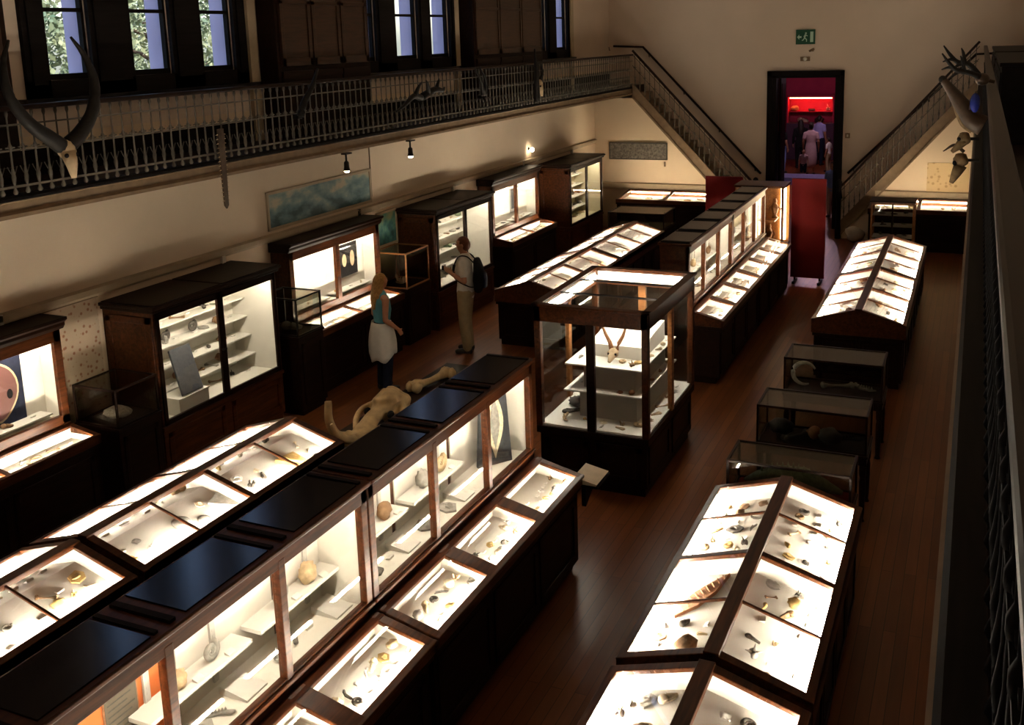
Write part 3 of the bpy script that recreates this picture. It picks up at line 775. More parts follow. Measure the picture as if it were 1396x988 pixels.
def desk_with_upright(y, L, label, short, seed, pics):
    rnd = random.Random(seed); hl = L/2; x = -8.27
    root = thing('wall_desk_case', label, 'display case', (x, y, 0), group='desk cases with glazed backs along the left wall')
    m = MB().box(-.36, .28, -hl+.04, hl-.04, 0, .09).box(-.37, .32, -hl+.02, hl-.02, .09, .80).box(-.37, .34, -hl, hl, .78, .82)
    for i in range(2):
        a = -hl+.06+i*(L-.1)/2; b = a+(L-.1)/2-.05
        for q in ((a, a+.06, .14, .72), (b-.06, b, .14, .72), (a, b, .14, .20), (a, b, .66, .72)): m.box(.32, .333, *q)
    m.build('base', 'mahogany_dark', root, bevel=.005)
    f = MB().box(-.37, -.35, -hl, hl, .82, 2.0)
    for s in (-1, 1):
        a, b = sorted((s*hl, s*(hl-.03))); f.box(-.37, -.08, a, b, .82, 2.0)
        a, b = sorted((s*hl, s*(hl-.09))); f.box(-.11, -.06, a, b, 1.0, 2.0)
    f.box(-.11, -.06, -hl, hl, 1.86, 2.0).box(-.11, -.06, -hl, hl, 1.0, 1.09).box(-.11, -.055, -.045, .045, 1.05, 1.9)
    f.build('carcase', 'mahogany', root, bevel=.005)
    MB().prism([(-.37, 1.98), (-.05, 1.98), (-.02, 2.02), (-.02, 2.05), (.02, 2.08), (.02, 2.11), (-.37, 2.11)], 'y', -hl-.04, hl+.04).build('cornice', 'mahogany_dark', root, bevel=.006)
    MB().box(-.35, -.34, -hl+.03, hl-.03, 1.0, 1.98).box(-.34, -.11, -hl+.03, -hl+.04, 1.0, 1.98).box(-.34, -.11, hl-.04, hl-.03, 1.0, 1.98).box(-.34, -.11, -hl+.04, hl-.04, 1.05, 1.06).box(-.34, -.11, -hl+.04, hl-.04, 1.96, 1.97).build('lining', 'lining', root)
    zs = lambda q: .97-(q+.06)*(.07/.40)
    d = MB().box(.31, .345, -hl, hl, .82, .895).box(-.08, -.05, -hl, hl, .82, 1.0)
    for s in (-1, 1): d.prism([(-.08, .82), (.345, .82), (.345, .90), (-.06, .97)], 'y', s*hl, s*(hl-.03))
    d.bar((.325, -hl, zs(.325)), (.325, hl, zs(.325)), .05, .03).bar((-.03, -hl, zs(-.03)), (-.03, hl, zs(-.03)), .06, .03)
    for yy, w in ((-hl+.03, .06), (0, .06), (hl-.03, .06)): d.bar((-.06, yy, zs(-.06)), (.34, yy, zs(.34)), w, .03)
    d.build('desk_frame', 'mahogany', root, bevel=.005)
    MB().box(-.05, .31, -hl+.03, hl-.03, .822, .832).box(-.05, -.045, -hl+.03, hl-.03, .83, .94).box(.303, .31, -hl+.03, hl-.03, .83, .885).box(-.04, .3, -hl+.03, -hl+.037, .83, .89).box(-.04, .3, hl-.037, hl-.03, .83, .89).build('desk_bed', 'lining', root)
    for i in (0, 1):
        a = -hl+.06+i*(hl-.02); b = a+hl-.10
        MB().box(-.09, -.085, a-.02 if i else a, b, 1.08, 1.88).build('glass_pane', 'glass', root)
        MB().slab((0, a, zs(0)+.004), (.31, a, zs(.31)+.004), (.31, b, zs(.31)+.004), (0, b, zs(0)+.004), .004).build('lid_glass', 'glass', root)
        MB().tube([(-.14, a, 1.94), (-.14, b, 1.94)], .011, 8).build('light_tube', 'tube_soft', root, smooth=True)
        MB().tube([(.292, a, .872), (.292, b, .872)], .008, 8).build('light_tube', 'tube', root, smooth=True)
        spread(rnd, Matrix.Translation((x+.12, y, .834)), (-.10, .14, a+.03, b-.03), 7, 'the %s desk pane of %s' % (ORD[i], short), 3, sc=(.8, 1.3), cols=['grey', 'tan', 'brown', 'ivory'])
        sp = MB().box(-.34, -.16, a+.02, b-.06, 1.10, 1.115); sp.build('shelf', 'shelf_white', root)
        spread(rnd, Matrix.Translation((x-.25, y, 1.117)), (-.06, .06, a+.04, b-.1), 2, 'the %s upright window of %s' % (ORD[i], short), 1, sc=(.8, 1.2))
    return root

def bed_M(xc, x, y, rz=0.):
    s = 1 if x > xc else -1; d = abs(x-xc)
    return Matrix.Translation((x, y, .745+.155*(.555-d)/.555+.002)) @ Matrix.Rotation(math.atan2(.155, .555)*s, 4, 'Y') @ Matrix.Rotation(rz, 4, 'Z')
def feature(name, mb, mat, M, label, cat, r, smooth=False):
    AVOID.append((M.translation.x, M.translation.y, r))
    o = mb.build(name, mat, None, 0, smooth); o.matrix_world = M; return tag(o, label, cat)
# larger single pieces that stand out in the photograph
feature('cream_fossil', MB().prism([(-.16, -.09), (.14, -.12), (.17, -.02), (-.02, .10)], 'z', 0, .035).tube([(-.1, -.05, .035), (.1, -.07, .04)], [.012, .02], 7), 'spec_ochre', bed_M(-6.10, -5.80, 7.36, .5), 'cream triangular fossil in the third right pane of the second left table case', 'fossil', .15)
feature('dark_slab', MB().prism([(-.15, -.07), (.12, -.09), (.16, 0), (.10, .07), (-.08, .10)], 'z', 0, .02), 'spec_grey', bed_M(-6.10, -5.82, 6.42, .7), 'dark grey slab in the second right pane of the second left table case', 'fossil', .15)
feature('dark_disc', MB().lathe([(.075, 0), (.085, .012), (.07, .028), (.03, .032)], (0, 0, 0), 16).lathe([(.05, 0), (.058, .01), (.03, .02)], (.19, -.03, 0), 14), 'spec_grey', bed_M(-6.10, -5.86, 5.92, 1.2), 'pair of grey discs in the first right pane of the second left table case', 'fossil', .2, True)
wg = MB().prism([(-.30, -.03), (-.12, -.075), (.08, -.05), (.32, .05), (.20, .07), (0, .085), (-.2, .05)], 'z', 0, .022)
for q in range(9): wg.tube([(-.22+.055*q, -.045+.006*q, .022), (-.19+.057*q, .05+.002*q, .026)], .006, 5)
feature('winged_fossil', wg, 'spec_rust', bed_M(-1.29, -1.58, 6.40, 1.0), 'long brown winged fossil lying diagonally in a left pane of second right table case', 'fossil', .28)
feature('brown_nodule', MB().ball((0, 0, .04), (.075, .065, .042), 14, 10, .3, 5).tube([(-.02, 0, .07), (.03, .01, .075)], [.015, .01], 6), 'spec_brown', bed_M(-1.29, -1.52, 5.74, .4), 'large brown nodule in the nearest left pane of the second right table case', 'stone', .1, True)
feature('tan_mount', MB().box(-.11, .11, -.075, .075, 0, .02).ball((0, 0, .06), (.08, .06, .045), 12, 9, .25, 8), 'spec_tan', bed_M(-1.29, -1.52, 4.80, .3), 'tan block fossil on a slab in the closest right table case, left side', 'fossil', .16)
# ---- right-hand row
table_case(-1.29, 4.00, 'gabled glass table case closest to the camera, cut by the bottom edge', 'the first right table case', 11, (7, 9), panes=(1, 2, 3))
table_case(-1.29, 6.74, 'gabled glass table case with eight lit panes in front of dark glass boxes', 'the second right table case', 12, (7, 10))
table_case(-1.30, 14.92, 'gabled table case at right beyond the dark glass boxes, its near half', 'the third right table case', 13, (5, 7))
table_case(-1.30, 17.60, 'farthest right gabled table case below the right stairs', 'the fourth right table case', 14, (4, 6))
# ---- left-hand row
table_case(-6.10, 3.74, 'gabled table case at the lower left edge of the picture', 'the first left table case', 15, (5, 7), panes=(1, 2, 3))
table_case(-6.10, 6.46, 'gabled table case at left before the glazed cabinet with a dark slab', 'the second left table case', 16, (5, 7))
table_case(-6.12, 15.10, 'gabled table case beside the standing man in white shirt', 'the third left table case', 17, (4, 6))
table_case(-6.12, 17.78, 'farthest left gabled table case, beyond the one beside the man', 'the fourth left table case', 18, (3, 5))
# ---- centre row
upright_case(-3.60, 3.80, 'closest upright case with an orange backed window at the bottom of the picture', 'the closest upright case', 21, ('lining_orange', 'lining', 'lining'), shift=.38)
upright_case(-3.60, 6.50, 'long upright case with sloping desk in front of the square glass case', 'the second upright case', 22, ('lining', 'lining', 'lining'), special=(2,))
upright_case(-3.55, 14.38, 'upright case just behind the square glass case', 'the third upright case', 23, tall_n=1, desk_n=(5, 7))
upright_case(-3.55, 17.08, 'farthest upright case, ending at the red screens', 'the farthest upright case', 24, ('lining_red', 'lining', 'lining_cream'), tall_n=1, desk_n=(4, 6))
fp = thing('fossil_fish_panel', 'dark upright slab with a pale spindle fossil in the second upright case', 'fossil', (-3.70, 7.46, 1.062), -.62)
MB().prism([(-.17, 0), (.17, 0), (.12, .74), (-.12, .74)], 'x', -.02, .02).build('slab', 'spec_slate', fp, bevel=.004)
MB().prism([(.085*math.sin(PI*q/14)**1.3, .06+.66*q/14) for q in range(15)]+[(-.085*math.sin(PI*q/14)**1.3, .06+.66*q/14) for q in range(13, 0, -1)], 'x', .02, .032).build('fish_body', 'spec_ivory', fp)
MB().prism([(.045*math.sin(PI*q/14)**1.3, .14+.5*q/14) for q in range(15)]+[(-.045*math.sin(PI*q/14)**1.3, .14+.5*q/14) for q in range(13, 0, -1)], 'x', .032, .037).build('fish_core', 'spec_grey', fp)
tp = thing('text_panel', 'grey text panel with a pale border in the orange backed window', 'panel', (-3.868, 3.36, 1.33))
MB().box(0, .006, -.115, .115, -.24, .20).build('border', 'spec_rust', tp)
MB().box(.006, .009, -.105, .105, -.23, .19).build('sheet', 'panel_grey', tp)
tl = MB()
for q in range(11): tl.box(.009, .0105, -.09, .09-.025*(q % 3), .15-.033*q, .157-.033*q)
tl.build('text_lines', 'spec_dark', tp)
# ---- left wall
wall_cabinet(8.93, 'tall wooden cabinet with two bright doors and a leaning dark slab', 'the nearest tall cabinet', 31)
wall_cabinet(15.18, 'tall wooden cabinet with lit doors behind the man', 'the tall cabinet behind the man', 32)
wall_cabinet(21.15, 'tall wooden cabinet nearest the far wall, dimly lit', 'the farthest tall cabinet', 33, 'lining_cream', 'tube_soft')
desk_with_upright(5.98, 2.12, 'desk case with glazed back holding a red picture at the left edge', 'the leftmost desk case', 34, ())
desk_with_upright(11.95, 2.26, 'desk case with glazed back holding a black poster, beside the woman', 'the desk case by the woman', 35, ())
desk_with_upright(18.25, 2.26, 'desk case with glazed back between the second and third tall cabinets', 'the far desk case', 36, ())

# posters and pictures inside the wall cases
MB().box(-8.605, -8.595, 6.02, 6.75, 1.10, 1.86).build('picture_board', 'cloth_navy').name = 'picture_board'
o = bpy.data.objects['picture_board']; tag(o, 'dark picture board standing in the leftmost desk case', 'picture')
m = MB()
pts = []
for i in range(28):
    a = 2*PI*i/28; r = 1+.08*math.sin(3*a+1)
    pts.append((6.46+.22*r*math.cos(a)*(1-.15*math.sin(a)), 1.48+.31*r*math.sin(a)))
rim_o = MB().prism(pts, 'x', -8.594, -8.588).build('picture_mount', 'skull_pale', o)
MB().prism([(6.46+(p[0]-6.46)*.9, 1.48+(p[1]-1.48)*.92) for p in pts], 'x', -8.589, -8.583).build('red_oval', 'picture_flesh', o)
MB().ball((-8.583, 6.58, 1.42), (.008, .035, .05), 10, 7).build('dark_spot', 'cloth_black', o)
p = MB().box(-8.605, -8.597, 12.36, 12.84, 1.26, 1.76).build('black_poster', 'cloth_black'); tag(p, 'black poster with two pale ovals in the desk case by the woman', 'poster')
for k, yy in enumerate((12.49, 12.70)):
    q = []
    for i in range(20):
        a = 2*PI*i/20; q.append((yy+.055*math.cos(a), 1.51+.12*math.sin(a)*(1 if k else .8)))
    MB().prism(q, 'x', -8.597, -8.593).build('pale_oval', 'skull_pale', p)
p = MB().box(-8.605, -8.597, 18.50, 18.85, 1.22, 1.82).build('grey_poster', 'spec_grey'); tag(p, 'grey upright poster in the far desk case', 'poster')
MB().box(-8.597, -8.594, 18.55, 18.80, 1.30, 1.72).build('poster_image', 'spec_slate', p)
# leaning slate slab, its block and two dark discs in the nearest cabinet
bk = MB().box(-.15, .15, -.24, .24, 0, .20).build('display_block', 'shelf_white', bevel=.004); bk.location = (-8.10, 8.42, .677); tag(bk, 'white display block under the leaning slate slab', 'block')
sl = MB().slab((.10, -.165, .006), (.10, .165, .006), (-.19, .31, .46), (-.19, -.02, .46), .03).build('slate_slab', 'spec_slate', bevel=.005)
sl.location = (-8.08, 8.42, .877); tag(sl, 'large dark slate slab leaning in the nearest tall cabinet', 'slab')
for k, yy in enumerate((8.64, 9.10)):
    Mq = Matrix.Translation((-8.52, yy, 1.357+.075)) @ Matrix.Rotation(PI/2, 4, 'Y') @ Matrix.Scale(1.5, 4) @ Matrix.Translation((0, 0, -.014))
    place('ammonite', smesh('ammonite', 'dark'), Mq, 'dark upright disc fossil %s of the nearest cabinet, on its third shelf' % ['at the left', 'in the middle'][k], 'fossil', 'dark disc fossils in the nearest cabinet')

# ------------------------------------------------------------------ the square glass case in the centre
def square_case():
    X0, X1, Y0, Y1, ZB, ZT = -4.12, -2.88, 9.35, 11.18, .68, 2.0
    root = thing('square_glass_case', 'tall square glass case in the centre holding a horned skull on white tiers', 'display case', ((X0+X1)/2, (Y0+Y1)/2, 0))
    w, l = (X1-X0)/2, (Y1-Y0)/2
    m = MB().box(-w+.06, w-.06, -l+.06, l-.06, 0, .10).box(-w+.03, w-.03, -l+.03, l-.03, .10, .60).box(-w, w, -l, l, .58, .66)
    for s in (-1, 1):
        for p, q in ((-w+.08, -.04), (.04, w-.08)):
            y = s*(l-.03)
            for r in ((p, p+.07, .14, .55), (q-.07, q, .14, .55), (p, q, .14, .21), (p, q, .48, .55)):
                m.box(r[0], r[1], min(y, y+s*.014), max(y, y+s*.014), r[2], r[3])
        for p, q in ((-l+.08, -.04), (.04, l-.08)):
            x = s*(w-.03)
            for r in ((p, p+.07, .14, .55), (q-.07, q, .14, .55), (p, q, .14, .21), (p, q, .48, .55)):
                m.box(min(x, x+s*.014), max(x, x+s*.014), r[0], r[1], r[2], r[3])
    m.build('base', 'mahogany_dark', root, bevel=.006)
    for sx in (-1, 1):
        for sy in (-1, 1):
            a, b = sorted((sx*w, sx*(w-.07))); c, d = sorted((sy*l, sy*(l-.07)))
            MB().box(a, b, c, d, .66, 1.83).build('corner_post', 'mahogany', root, bevel=.006)
    MB().box(-.045, .045, -l, -l+.05, .66, 1.83).build('middle_post', 'mahogany_dark', root, bevel=.004)
    MB().box(-.045, .045, l-.05, l, .66, 1.83).build('middle_post', 'oak_orange', root, bevel=.004)  # orange wood on back and side posts paints in the lamplight
    for s in (-1, 1):
        a, b = sorted((s*w, s*(w-.05))); MB().box(a, b, -.04, .04, .66, 1.83).build('middle_post', 'oak_orange', root, bevel=.004)
    r = MB()
    for s in (-1, 1):
        a, b = sorted((s*w, s*(w-.08))); r.box(a, b, -l, l, 1.81, 1.985)
        c, d = sorted((s*l, s*(l-.08))); r.box(-w, w, c, d, 1.81, 1.985)
        a, b = sorted((s*(w+.025), s*(w-.07))); r.box(a, b, -l-.025, l+.025, 1.975, 2.0)
        c, d = sorted((s*(l+.025), s*(l-.07))); r.box(-w-.025, w+.025, c, d, 1.975, 2.0)
    r.build('top_rail', 'mahogany', root, bevel=.006)
    for yy in (-l*.36, l*.30): MB().box(-w+.07, w-.07, yy-.008, yy+.008, 1.97, 1.992).build('glazing_bar', 'stain_black', root)
    for a, c in ((-l+.075, -l*.36-.01), (-l*.36+.01, l*.30-.01), (l*.30+.01, l-.075)):
        MB().box(-w+.075, w-.075, a, c, 1.980, 1.986).build('top_glass', 'glass', root)
    for s in (-1, 1):
        for p, q in ((-w+.07, -.045), (.045, w-.07)):
            y = s*(l-.03); MB().box(p, q, y-.003, y+.003, .68, 1.81).build('side_glass', 'glass', root)
        for p, q in ((-l+.07, -.04), (.04, l-.07)):
            x = s*(w-.03); MB().box(x-.003, x+.003, p, q, .68, 1.81).build('side_glass', 'glass', root)
    # light fittings under the top: back, left and right
    MB().box(-w+.09, w-.09, l-.092, l-.082, 1.86, 1.965).build('lamp_housing', 'plastic_white', root)
    MB().tube([(-w+.14, l-.125, 1.925), (w-.14, l-.125, 1.925)], .022, 10).build('light_tube', 'tube_bright', root, smooth=True)
    for s in (-1, 1):
        a, b = sorted((s*(w-.082), s*(w-.092))); MB().box(a, b, -l+.12, l-.18, 1.86, 1.965).build('lamp_housing', 'plastic_white', root)
        if s < 0: MB().tube([(s*(w-.12), -l+.16, 1.925), (s*(w-.12), l-.24, 1.925)], .020, 10).build('light_tube', 'tube_bright', root, smooth=True)
        else:
            for p, q in ((-l+.12, -.30), (-.18, .16), (.28, l-.24)):
                MB().tube([(s*(w-.12), p, 1.925), (s*(w-.12), q, 1.925)], .016, 10).build('light_tube', 'tube_bright', root, smooth=True)
    MB().box(-w+.03, w-.03, -l+.03, l-.03, .655, .68).build('display_floor', 'shelf_white', root)
    MB().box(-.26, .38, -.55, .62, .68, .985).build('white_plinth', 'lining_grey', root)
    MB().box(-.40, .46, -.66, .72, .985, 1.003).build('tier_shelf', 'shelf_white', root, bevel=.003)
    MB().box(-.22, .36, -.52, .60, 1.003, 1.265).build('white_plinth', 'lining_grey', root)
    MB().box(-.40, .46, -.62, .70, 1.265, 1.283).build('tier_shelf', 'shelf_white', root, bevel=.003)
    MB().prism([(-.28, 1.283), (.58, 1.283), (.58, 1.50), (-.28, 1.42)], 'x', -.25, .36).build('white_plinth', 'lining', root)
    return root
square_case()
# horned skull and other bones in the square case
hs = thing('horned_skull', 'skull with two long upright reddish horns on the top white tier', 'skull', (-3.43, 9.83, 1.283))
m = MB().ball((0, .06, .085), (.055, .06, .055), 12, 9, .08).tube([(0, .03, .085), (0, -.02, .055), (0, -.085, .028)], [.045, .036, .018], 10, .8)
for s in (-1, 1): m.ball((s*.045, .03, .095), (.016, .02, .016), 8, 6)
m.build('cranium', 'skull_pale', hs, smooth=True)
for s in (-1, 1):
    MB().ball((s*.04, .005, .088), (.014, .012, .014), 8, 6).build('eye_socket', 'cloth_black', hs, smooth=True)
    pts = [(s*.03, .08, .12), (s*.05, .09, .19), (s*.10, .09, .28), (s*.13, .08, .37), (s*.17, .06, .42)]
    MB().tube(pts, [.026, .023, .018, .012, .003], 10).build('horn', 'spec_rust', hs, smooth=True)
def one(kind, col, loc, s, label, rz=0., grp=None):
    place(kind, smesh(kind, col), Matrix.Translation(loc) @ Matrix.Rotation(rz, 4, 'Z') @ Matrix.Scale(s, 4), label, CAT[kind], grp)
rnd = random.Random(77)
spread(rnd, Matrix.Translation((-3.5, 10.265, .681)), (-.54, -.30, -.80, .75), 6, 'the left floor of the square case', 1, sc=(1.5, 2.4), cols=['brown', 'grey', 'tan', 'dark'], prep='on')
spread(rnd, Matrix.Translation((-3.5, 10.265, .681)), (-.22, .55, -.84, -.60), 5, 'the front floor of the square case', 1, sc=(1.6, 2.2), cols=['brown', 'tan', 'ochre', 'ivory'], prep='on')
spread(rnd, Matrix.Translation((-3.5, 10.265, .681)), (.42, .56, -.55, .82), 5, 'the right floor of the square case', 1, sc=(1.3, 2.0), cols=['brown', 'tan', 'grey', 'dark'], prep='on')
spread(rnd, Matrix.Translation((-3.5, 10.265, 1.004)), (-.36, -.24, -.5, .6), 3, 'the lower left tier of the square case', 1, sc=(.9, 1.1), cols=['brown', 'grey'], prep='on')
spread(rnd, Matrix.Translation((-3.5, 10.265, 1.004)), (-.2, .42, -.64, -.54), 3, 'the lower front tier of the square case', 0, sc=(.9, 1.1), cols=['rust', 'tan'], prep='on')
spread(rnd, Matrix.Translation((-3.5, 10.265, 1.004)), (.37, .45, -.5, .65), 4, 'the lower right tier of the square case', 0, sc=(.8, 1.1), cols=['rust', 'tan', 'grey'], prep='on')
spread(rnd, Matrix.Translation((-3.5, 10.265, 1.284)), (.10, .43, -.58, -.34), 3, 'the upper front tier of the square case', 0, sc=(1.1, 1.5), cols=['brown', 'ochre', 'tan'], prep='on')
spread(rnd, Matrix.Translation((-3.5, 10.265, 1.284)), (.37, .45, -.2, .65), 3, 'the upper right tier of the square case', 1, sc=(.8, 1.1), cols=['brown', 'ivory', 'tan'], prep='on')
spread(rnd, Matrix.Translation((-3.5, 10.265, 1.284)), (-.38, -.27, -.5, .6), 3, 'the upper left tier of the square case', 1, sc=(.8, 1.0), cols=['ivory', 'grey'], prep='on')

# ------------------------------------------------------------------ dark unlit glass boxes on stands
def glass_box(x0, x1, y0, y1, zd, zt, label, frame_m='mahogany_dark', legs=True, group='dark glass boxes on stands', gl='glass_dull', wood_m='mahogany_dark'):
    root = thing('glass_box_table', label, 'display case', ((x0+x1)/2, (y0+y1)/2, 0), group=group)
    w, l = (x1-x0)/2, (y1-y0)/2
    if legs:
        for sx in (-1, 1):
            for sy in (-1, 1):
                cx, cy = sx*(w-.035), sy*(l-.035)
                MB().lathe([(.035, 0), (.022, .03), (.028, .10), (.032, zd*.6), (.026, zd*.66), (.034, zd*.7), (.034, zd-.1)], (cx, cy, 0), 10).build('leg', wood_m, root, smooth=True)
        MB().box(-w, w, -l, l, zd-.10, zd-.02).box(-w-.01, w+.01, -l-.01, l+.01, zd-.025, zd).build('table_top', wood_m, root, bevel=.005)
    else:
        m = MB().box(-w+.02, w-.02, -l+.02, l-.02, 0, .08).box(-w, w, -l, l, .08, zd-.03).box(-w-.015, w+.015, -l-.015, l+.015, zd-.03, zd)
        for r in ((-l+.05, -l+.1, .14, zd-.1), (l-.1, l-.05, .14, zd-.1), (-l+.05, l-.05, .14, .2), (-l+.05, l-.05, zd-.16, zd-.1)): m.box(w, w+.012, *r)
        m.build('pedestal', wood_m, root, bevel=.004)
    f = MB(); t = .022
    for sx in (-1, 1):
        for sy in (-1, 1):
            a, b = sorted((sx*w, sx*(w-t))); c, d = sorted((sy*l, sy*(l-t))); f.box(a, b, c, d, zd, zt)
    for z in (zd, zt-t):
        for s in (-1, 1):
            a, b = sorted((s*w, s*(w-t))); f.box(a, b, -l, l, z, z+t)
            c, d = sorted((s*l, s*(l-t))); f.box(-w, w, c, d, z, z+t)
    f.build('box_frame', frame_m, root, bevel=.003)
    MB().box(-w+t, w-t, -l+t, l-t, zt-.012, zt-.006).build('top_glass', gl, root)
    for s in (-1, 1):
        MB().box(s*(w-.011)-.002, s*(w-.011)+.002, -l+t, l-t, zd+t, zt-t).build('side_glass', gl, root)
        MB().box(-w+t, w-t, s*(l-.011)-.002, s*(l-.011)+.002, zd+t, zt-t).build('side_glass', gl, root)
    return root
glass_box(-1.83, -.79, 8.20, 8.68, .72, 1.08, 'dark glass box on a stand directly behind the front right table case')
glass_box(-1.85, -.80, 9.62, 10.16, .68, 1.08, 'dark glass box on a stand, middle one of three at right')
glass_box(-1.86, -.79, 11.22, 11.78, .66, 1.08, 'dark glass box with a pale curved tusk, farthest of three at right')
glass_box(-7.15, -5.90, 20.35, 21.25, .66, 1.0, 'wide dark glass box on a stand before the far left desk case')
# contents of the dark boxes
m = MB().tube([(-.42, .04, .05), (-.30, .02, .10), (-.10, 0, .15), (.10, 0, .155), (.26, .01, .11), (.42, .03, .06)], [.012, .06, .10, .105, .07, .02], 12, .9)
for i in range(12): m.lathe([(.014, 0), (.002, .05)], (-.26+.045*i, 0, .15+.09*math.sin(PI*(i+1)/13)), 6)
a = m.build('reptile_model', 'spec_green', smooth=True); a.location = (-1.31, 8.44, .745); tag(a, 'dark green reptile model in the nearest dark glass box', 'model')
a = MB().box(-.48, .48, -.19, .19, 0, .022).build('red_base_board', 'screen_red'); a.location = (-1.31, 8.44, .7215); tag(a, 'red base board under the reptile model', 'board')
for k in range(5):
    one(['nodule', 'bone', 'skull', 'nodule', 'jaw_bone'][k], ['slate', 'dark', 'rust', 'dark', 'slate'][k], (-1.65+.16*k, 9.86+.05*(-1)**k, .702), 2.2,
        '%s in the middle dark glass box at right' % ['slate stone nodule', 'dark knobbed bone', 'rusty animal skull', 'near-black stone nodule', 'slate jaw bone'][k], k*.9, 'specimens in the middle dark box')
m = MB(); pts = []; rad = []
for i in range(16):
    t = .5+i/15*4.6; pts.append((.13*math.cos(t), 0, .15+.13*math.sin(t))); rad.append(.010+.016*math.sin(PI*i/15))
a = m.tube(pts, rad, 10).build('curved_tusk', 'spec_white', smooth=True); a.location = (-1.66, 11.45, .683); a.rotation_euler = (0, 0, .1); tag(a, 'pale ring-shaped tusk in the farthest dark glass box', 'tusk')
one('bone', 'grey', (-1.30, 11.5, .682), 2.4, 'grey limb bone beside the pale tusk', .3)
one('jaw_bone', 'grey', (-1.02, 11.5, .682), 2.2, 'grey jaw bone at the right end beyond the tusk', -.4)
one('fossil_slab', 'grey', (-6.5, 20.8, .661), 2., 'grey fossil slab in the wide dark glass box', .4)
# pedestals with small glass boxes between the wall cabinets
glass_box(-8.35, -7.76, 7.12, 7.70, .95, 1.36, 'pedestal with small glass box and pale shell left of the nearest tall cabinet', 'mahogany_dark', False, 'glass boxes on pedestals by the left wall')
glass_box(-8.35, -7.74, 10.12, 10.66, 1.06, 1.56, 'pedestal with black framed glass box right of the nearest tall cabinet', 'metal_dark', False, 'glass boxes on pedestals by the left wall')
glass_box(-8.60, -7.98, 13.26, 13.98, .92, 1.49, 'glass box in an orange wooden frame beside the tall cabinet behind the man', 'oak_orange', False, 'glass boxes on pedestals by the left wall')
m = MB().ball((0, 0, .05), (.16, .13, .05), 14, 8, .08).ball((0, 0, .085), (.10, .08, .03), 12, 7, .1)
a = m.build('flat_fossil_shell', 'spec_white', smooth=True); a.location = (-8.05, 7.40, .955); tag(a, 'pale flat round fossil shell on the pedestal beside the wall chart', 'shell')
one('skull', 'grey', (-8.05, 10.4, 1.062), 2.0, 'grey skull inside the black framed glass box', .6)
one('crystal_cluster', 'tan', (-8.3, 13.6, .922), 2.6, 'tan crystal cluster inside the orange framed glass box', .6)

# ------------------------------------------------------------------ far end: desks, cabinet, screens
def far_desk(x0, x1, label, short, seed):
    L = x1-x0; hl = L/2
    root = thing('far_desk_case', label, 'display case', ((x0+x1)/2, 23.14, 0), -PI/2, 'desk cases against the far wall')
    m = MB().box(-.50, .44, -hl+.04, hl-.04, 0, .09).box(-.54, .48, -hl+.02, hl-.02, .09, .80).box(-.55, .5, -hl, hl, .78, .82)
    for i in range(2):
        a = -hl+.06+i*(L-.1)/2; b = a+(L-.1)/2-.05
        for q in ((a, a+.07, .14, .72), (b-.07, b, .14, .72), (a, b, .14, .20), (a, b, .66, .72)): m.box(.48, .495, *q)
    m.build('base', 'mahogany_dark', root, bevel=.005)
    zs = lambda q: .98-(q+.5)*.09
    d = MB().box(.47, .50, -hl, hl, .82, zs(.47)).box(-.55, -.51, -hl, hl, .82, 1.0)
    for s in (-1, 1): d.prism([(-.55, .82), (.5, .82), (.5, zs(.5)), (-.5, zs(-.5)), (-.55, 1.0)], 'y', s*hl, s*(hl-.03))
    for yy in (-hl+.04, 0, hl-.04): d.bar((-.52, yy, zs(-.52)), (.49, yy, zs(.49)), .08, .03)
    d.bar((.47, -hl, zs(.47)), (.47, hl, zs(.47)), .06, .03).bar((-.49, -hl, zs(-.49)), (-.49, hl, zs(-.49)), .06, .03)
    d.build('desk_frame', 'mahogany', root, bevel=.005)
    MB().box(-.5, .46, -hl+.03, hl-.03, .822, .84).build('desk_bed', 'lining', root)
    for i in (0, 1):
        a = -hl+.08+i*(hl-.04); b = a+hl-.12
        MB().slab((-.45, a, zs(-.45)), (.44, a, zs(.44)), (.44, b, zs(.44)), (-.45, b, zs(-.45)), .004).build('lid_glass', 'glass', root)
        MB().tube([(.43, a, .872), (.43, b, .872)], .009, 8).build('light_tube', 'tube_far', root, smooth=True)
        MB().tube([(-.47, a, .93), (-.47, b, .93)], .009, 8).build('light_tube', 'tube_far', root, smooth=True)
    return root
far_desk(-7.75, -5.45, 'lit desk case against the far wall at the left of the door', 'the far left desk', 51)
far_desk(-2.05, -.03, 'lit desk case against the far wall below the map', 'the far right desk', 52)
for side, x0, x1 in (('left', -7.5, -5.7), ('right', -1.9, -.2)):
    rnd = random.Random(60+len(side))
    spread(rnd, Matrix.Translation((0, 23.1, .841)), (x0, x1, -.25, .25), 6, 'the far wall desk case at %s' % side, 3, sc=(1.3, 1.9), cols=['grey', 'tan', 'brown'])

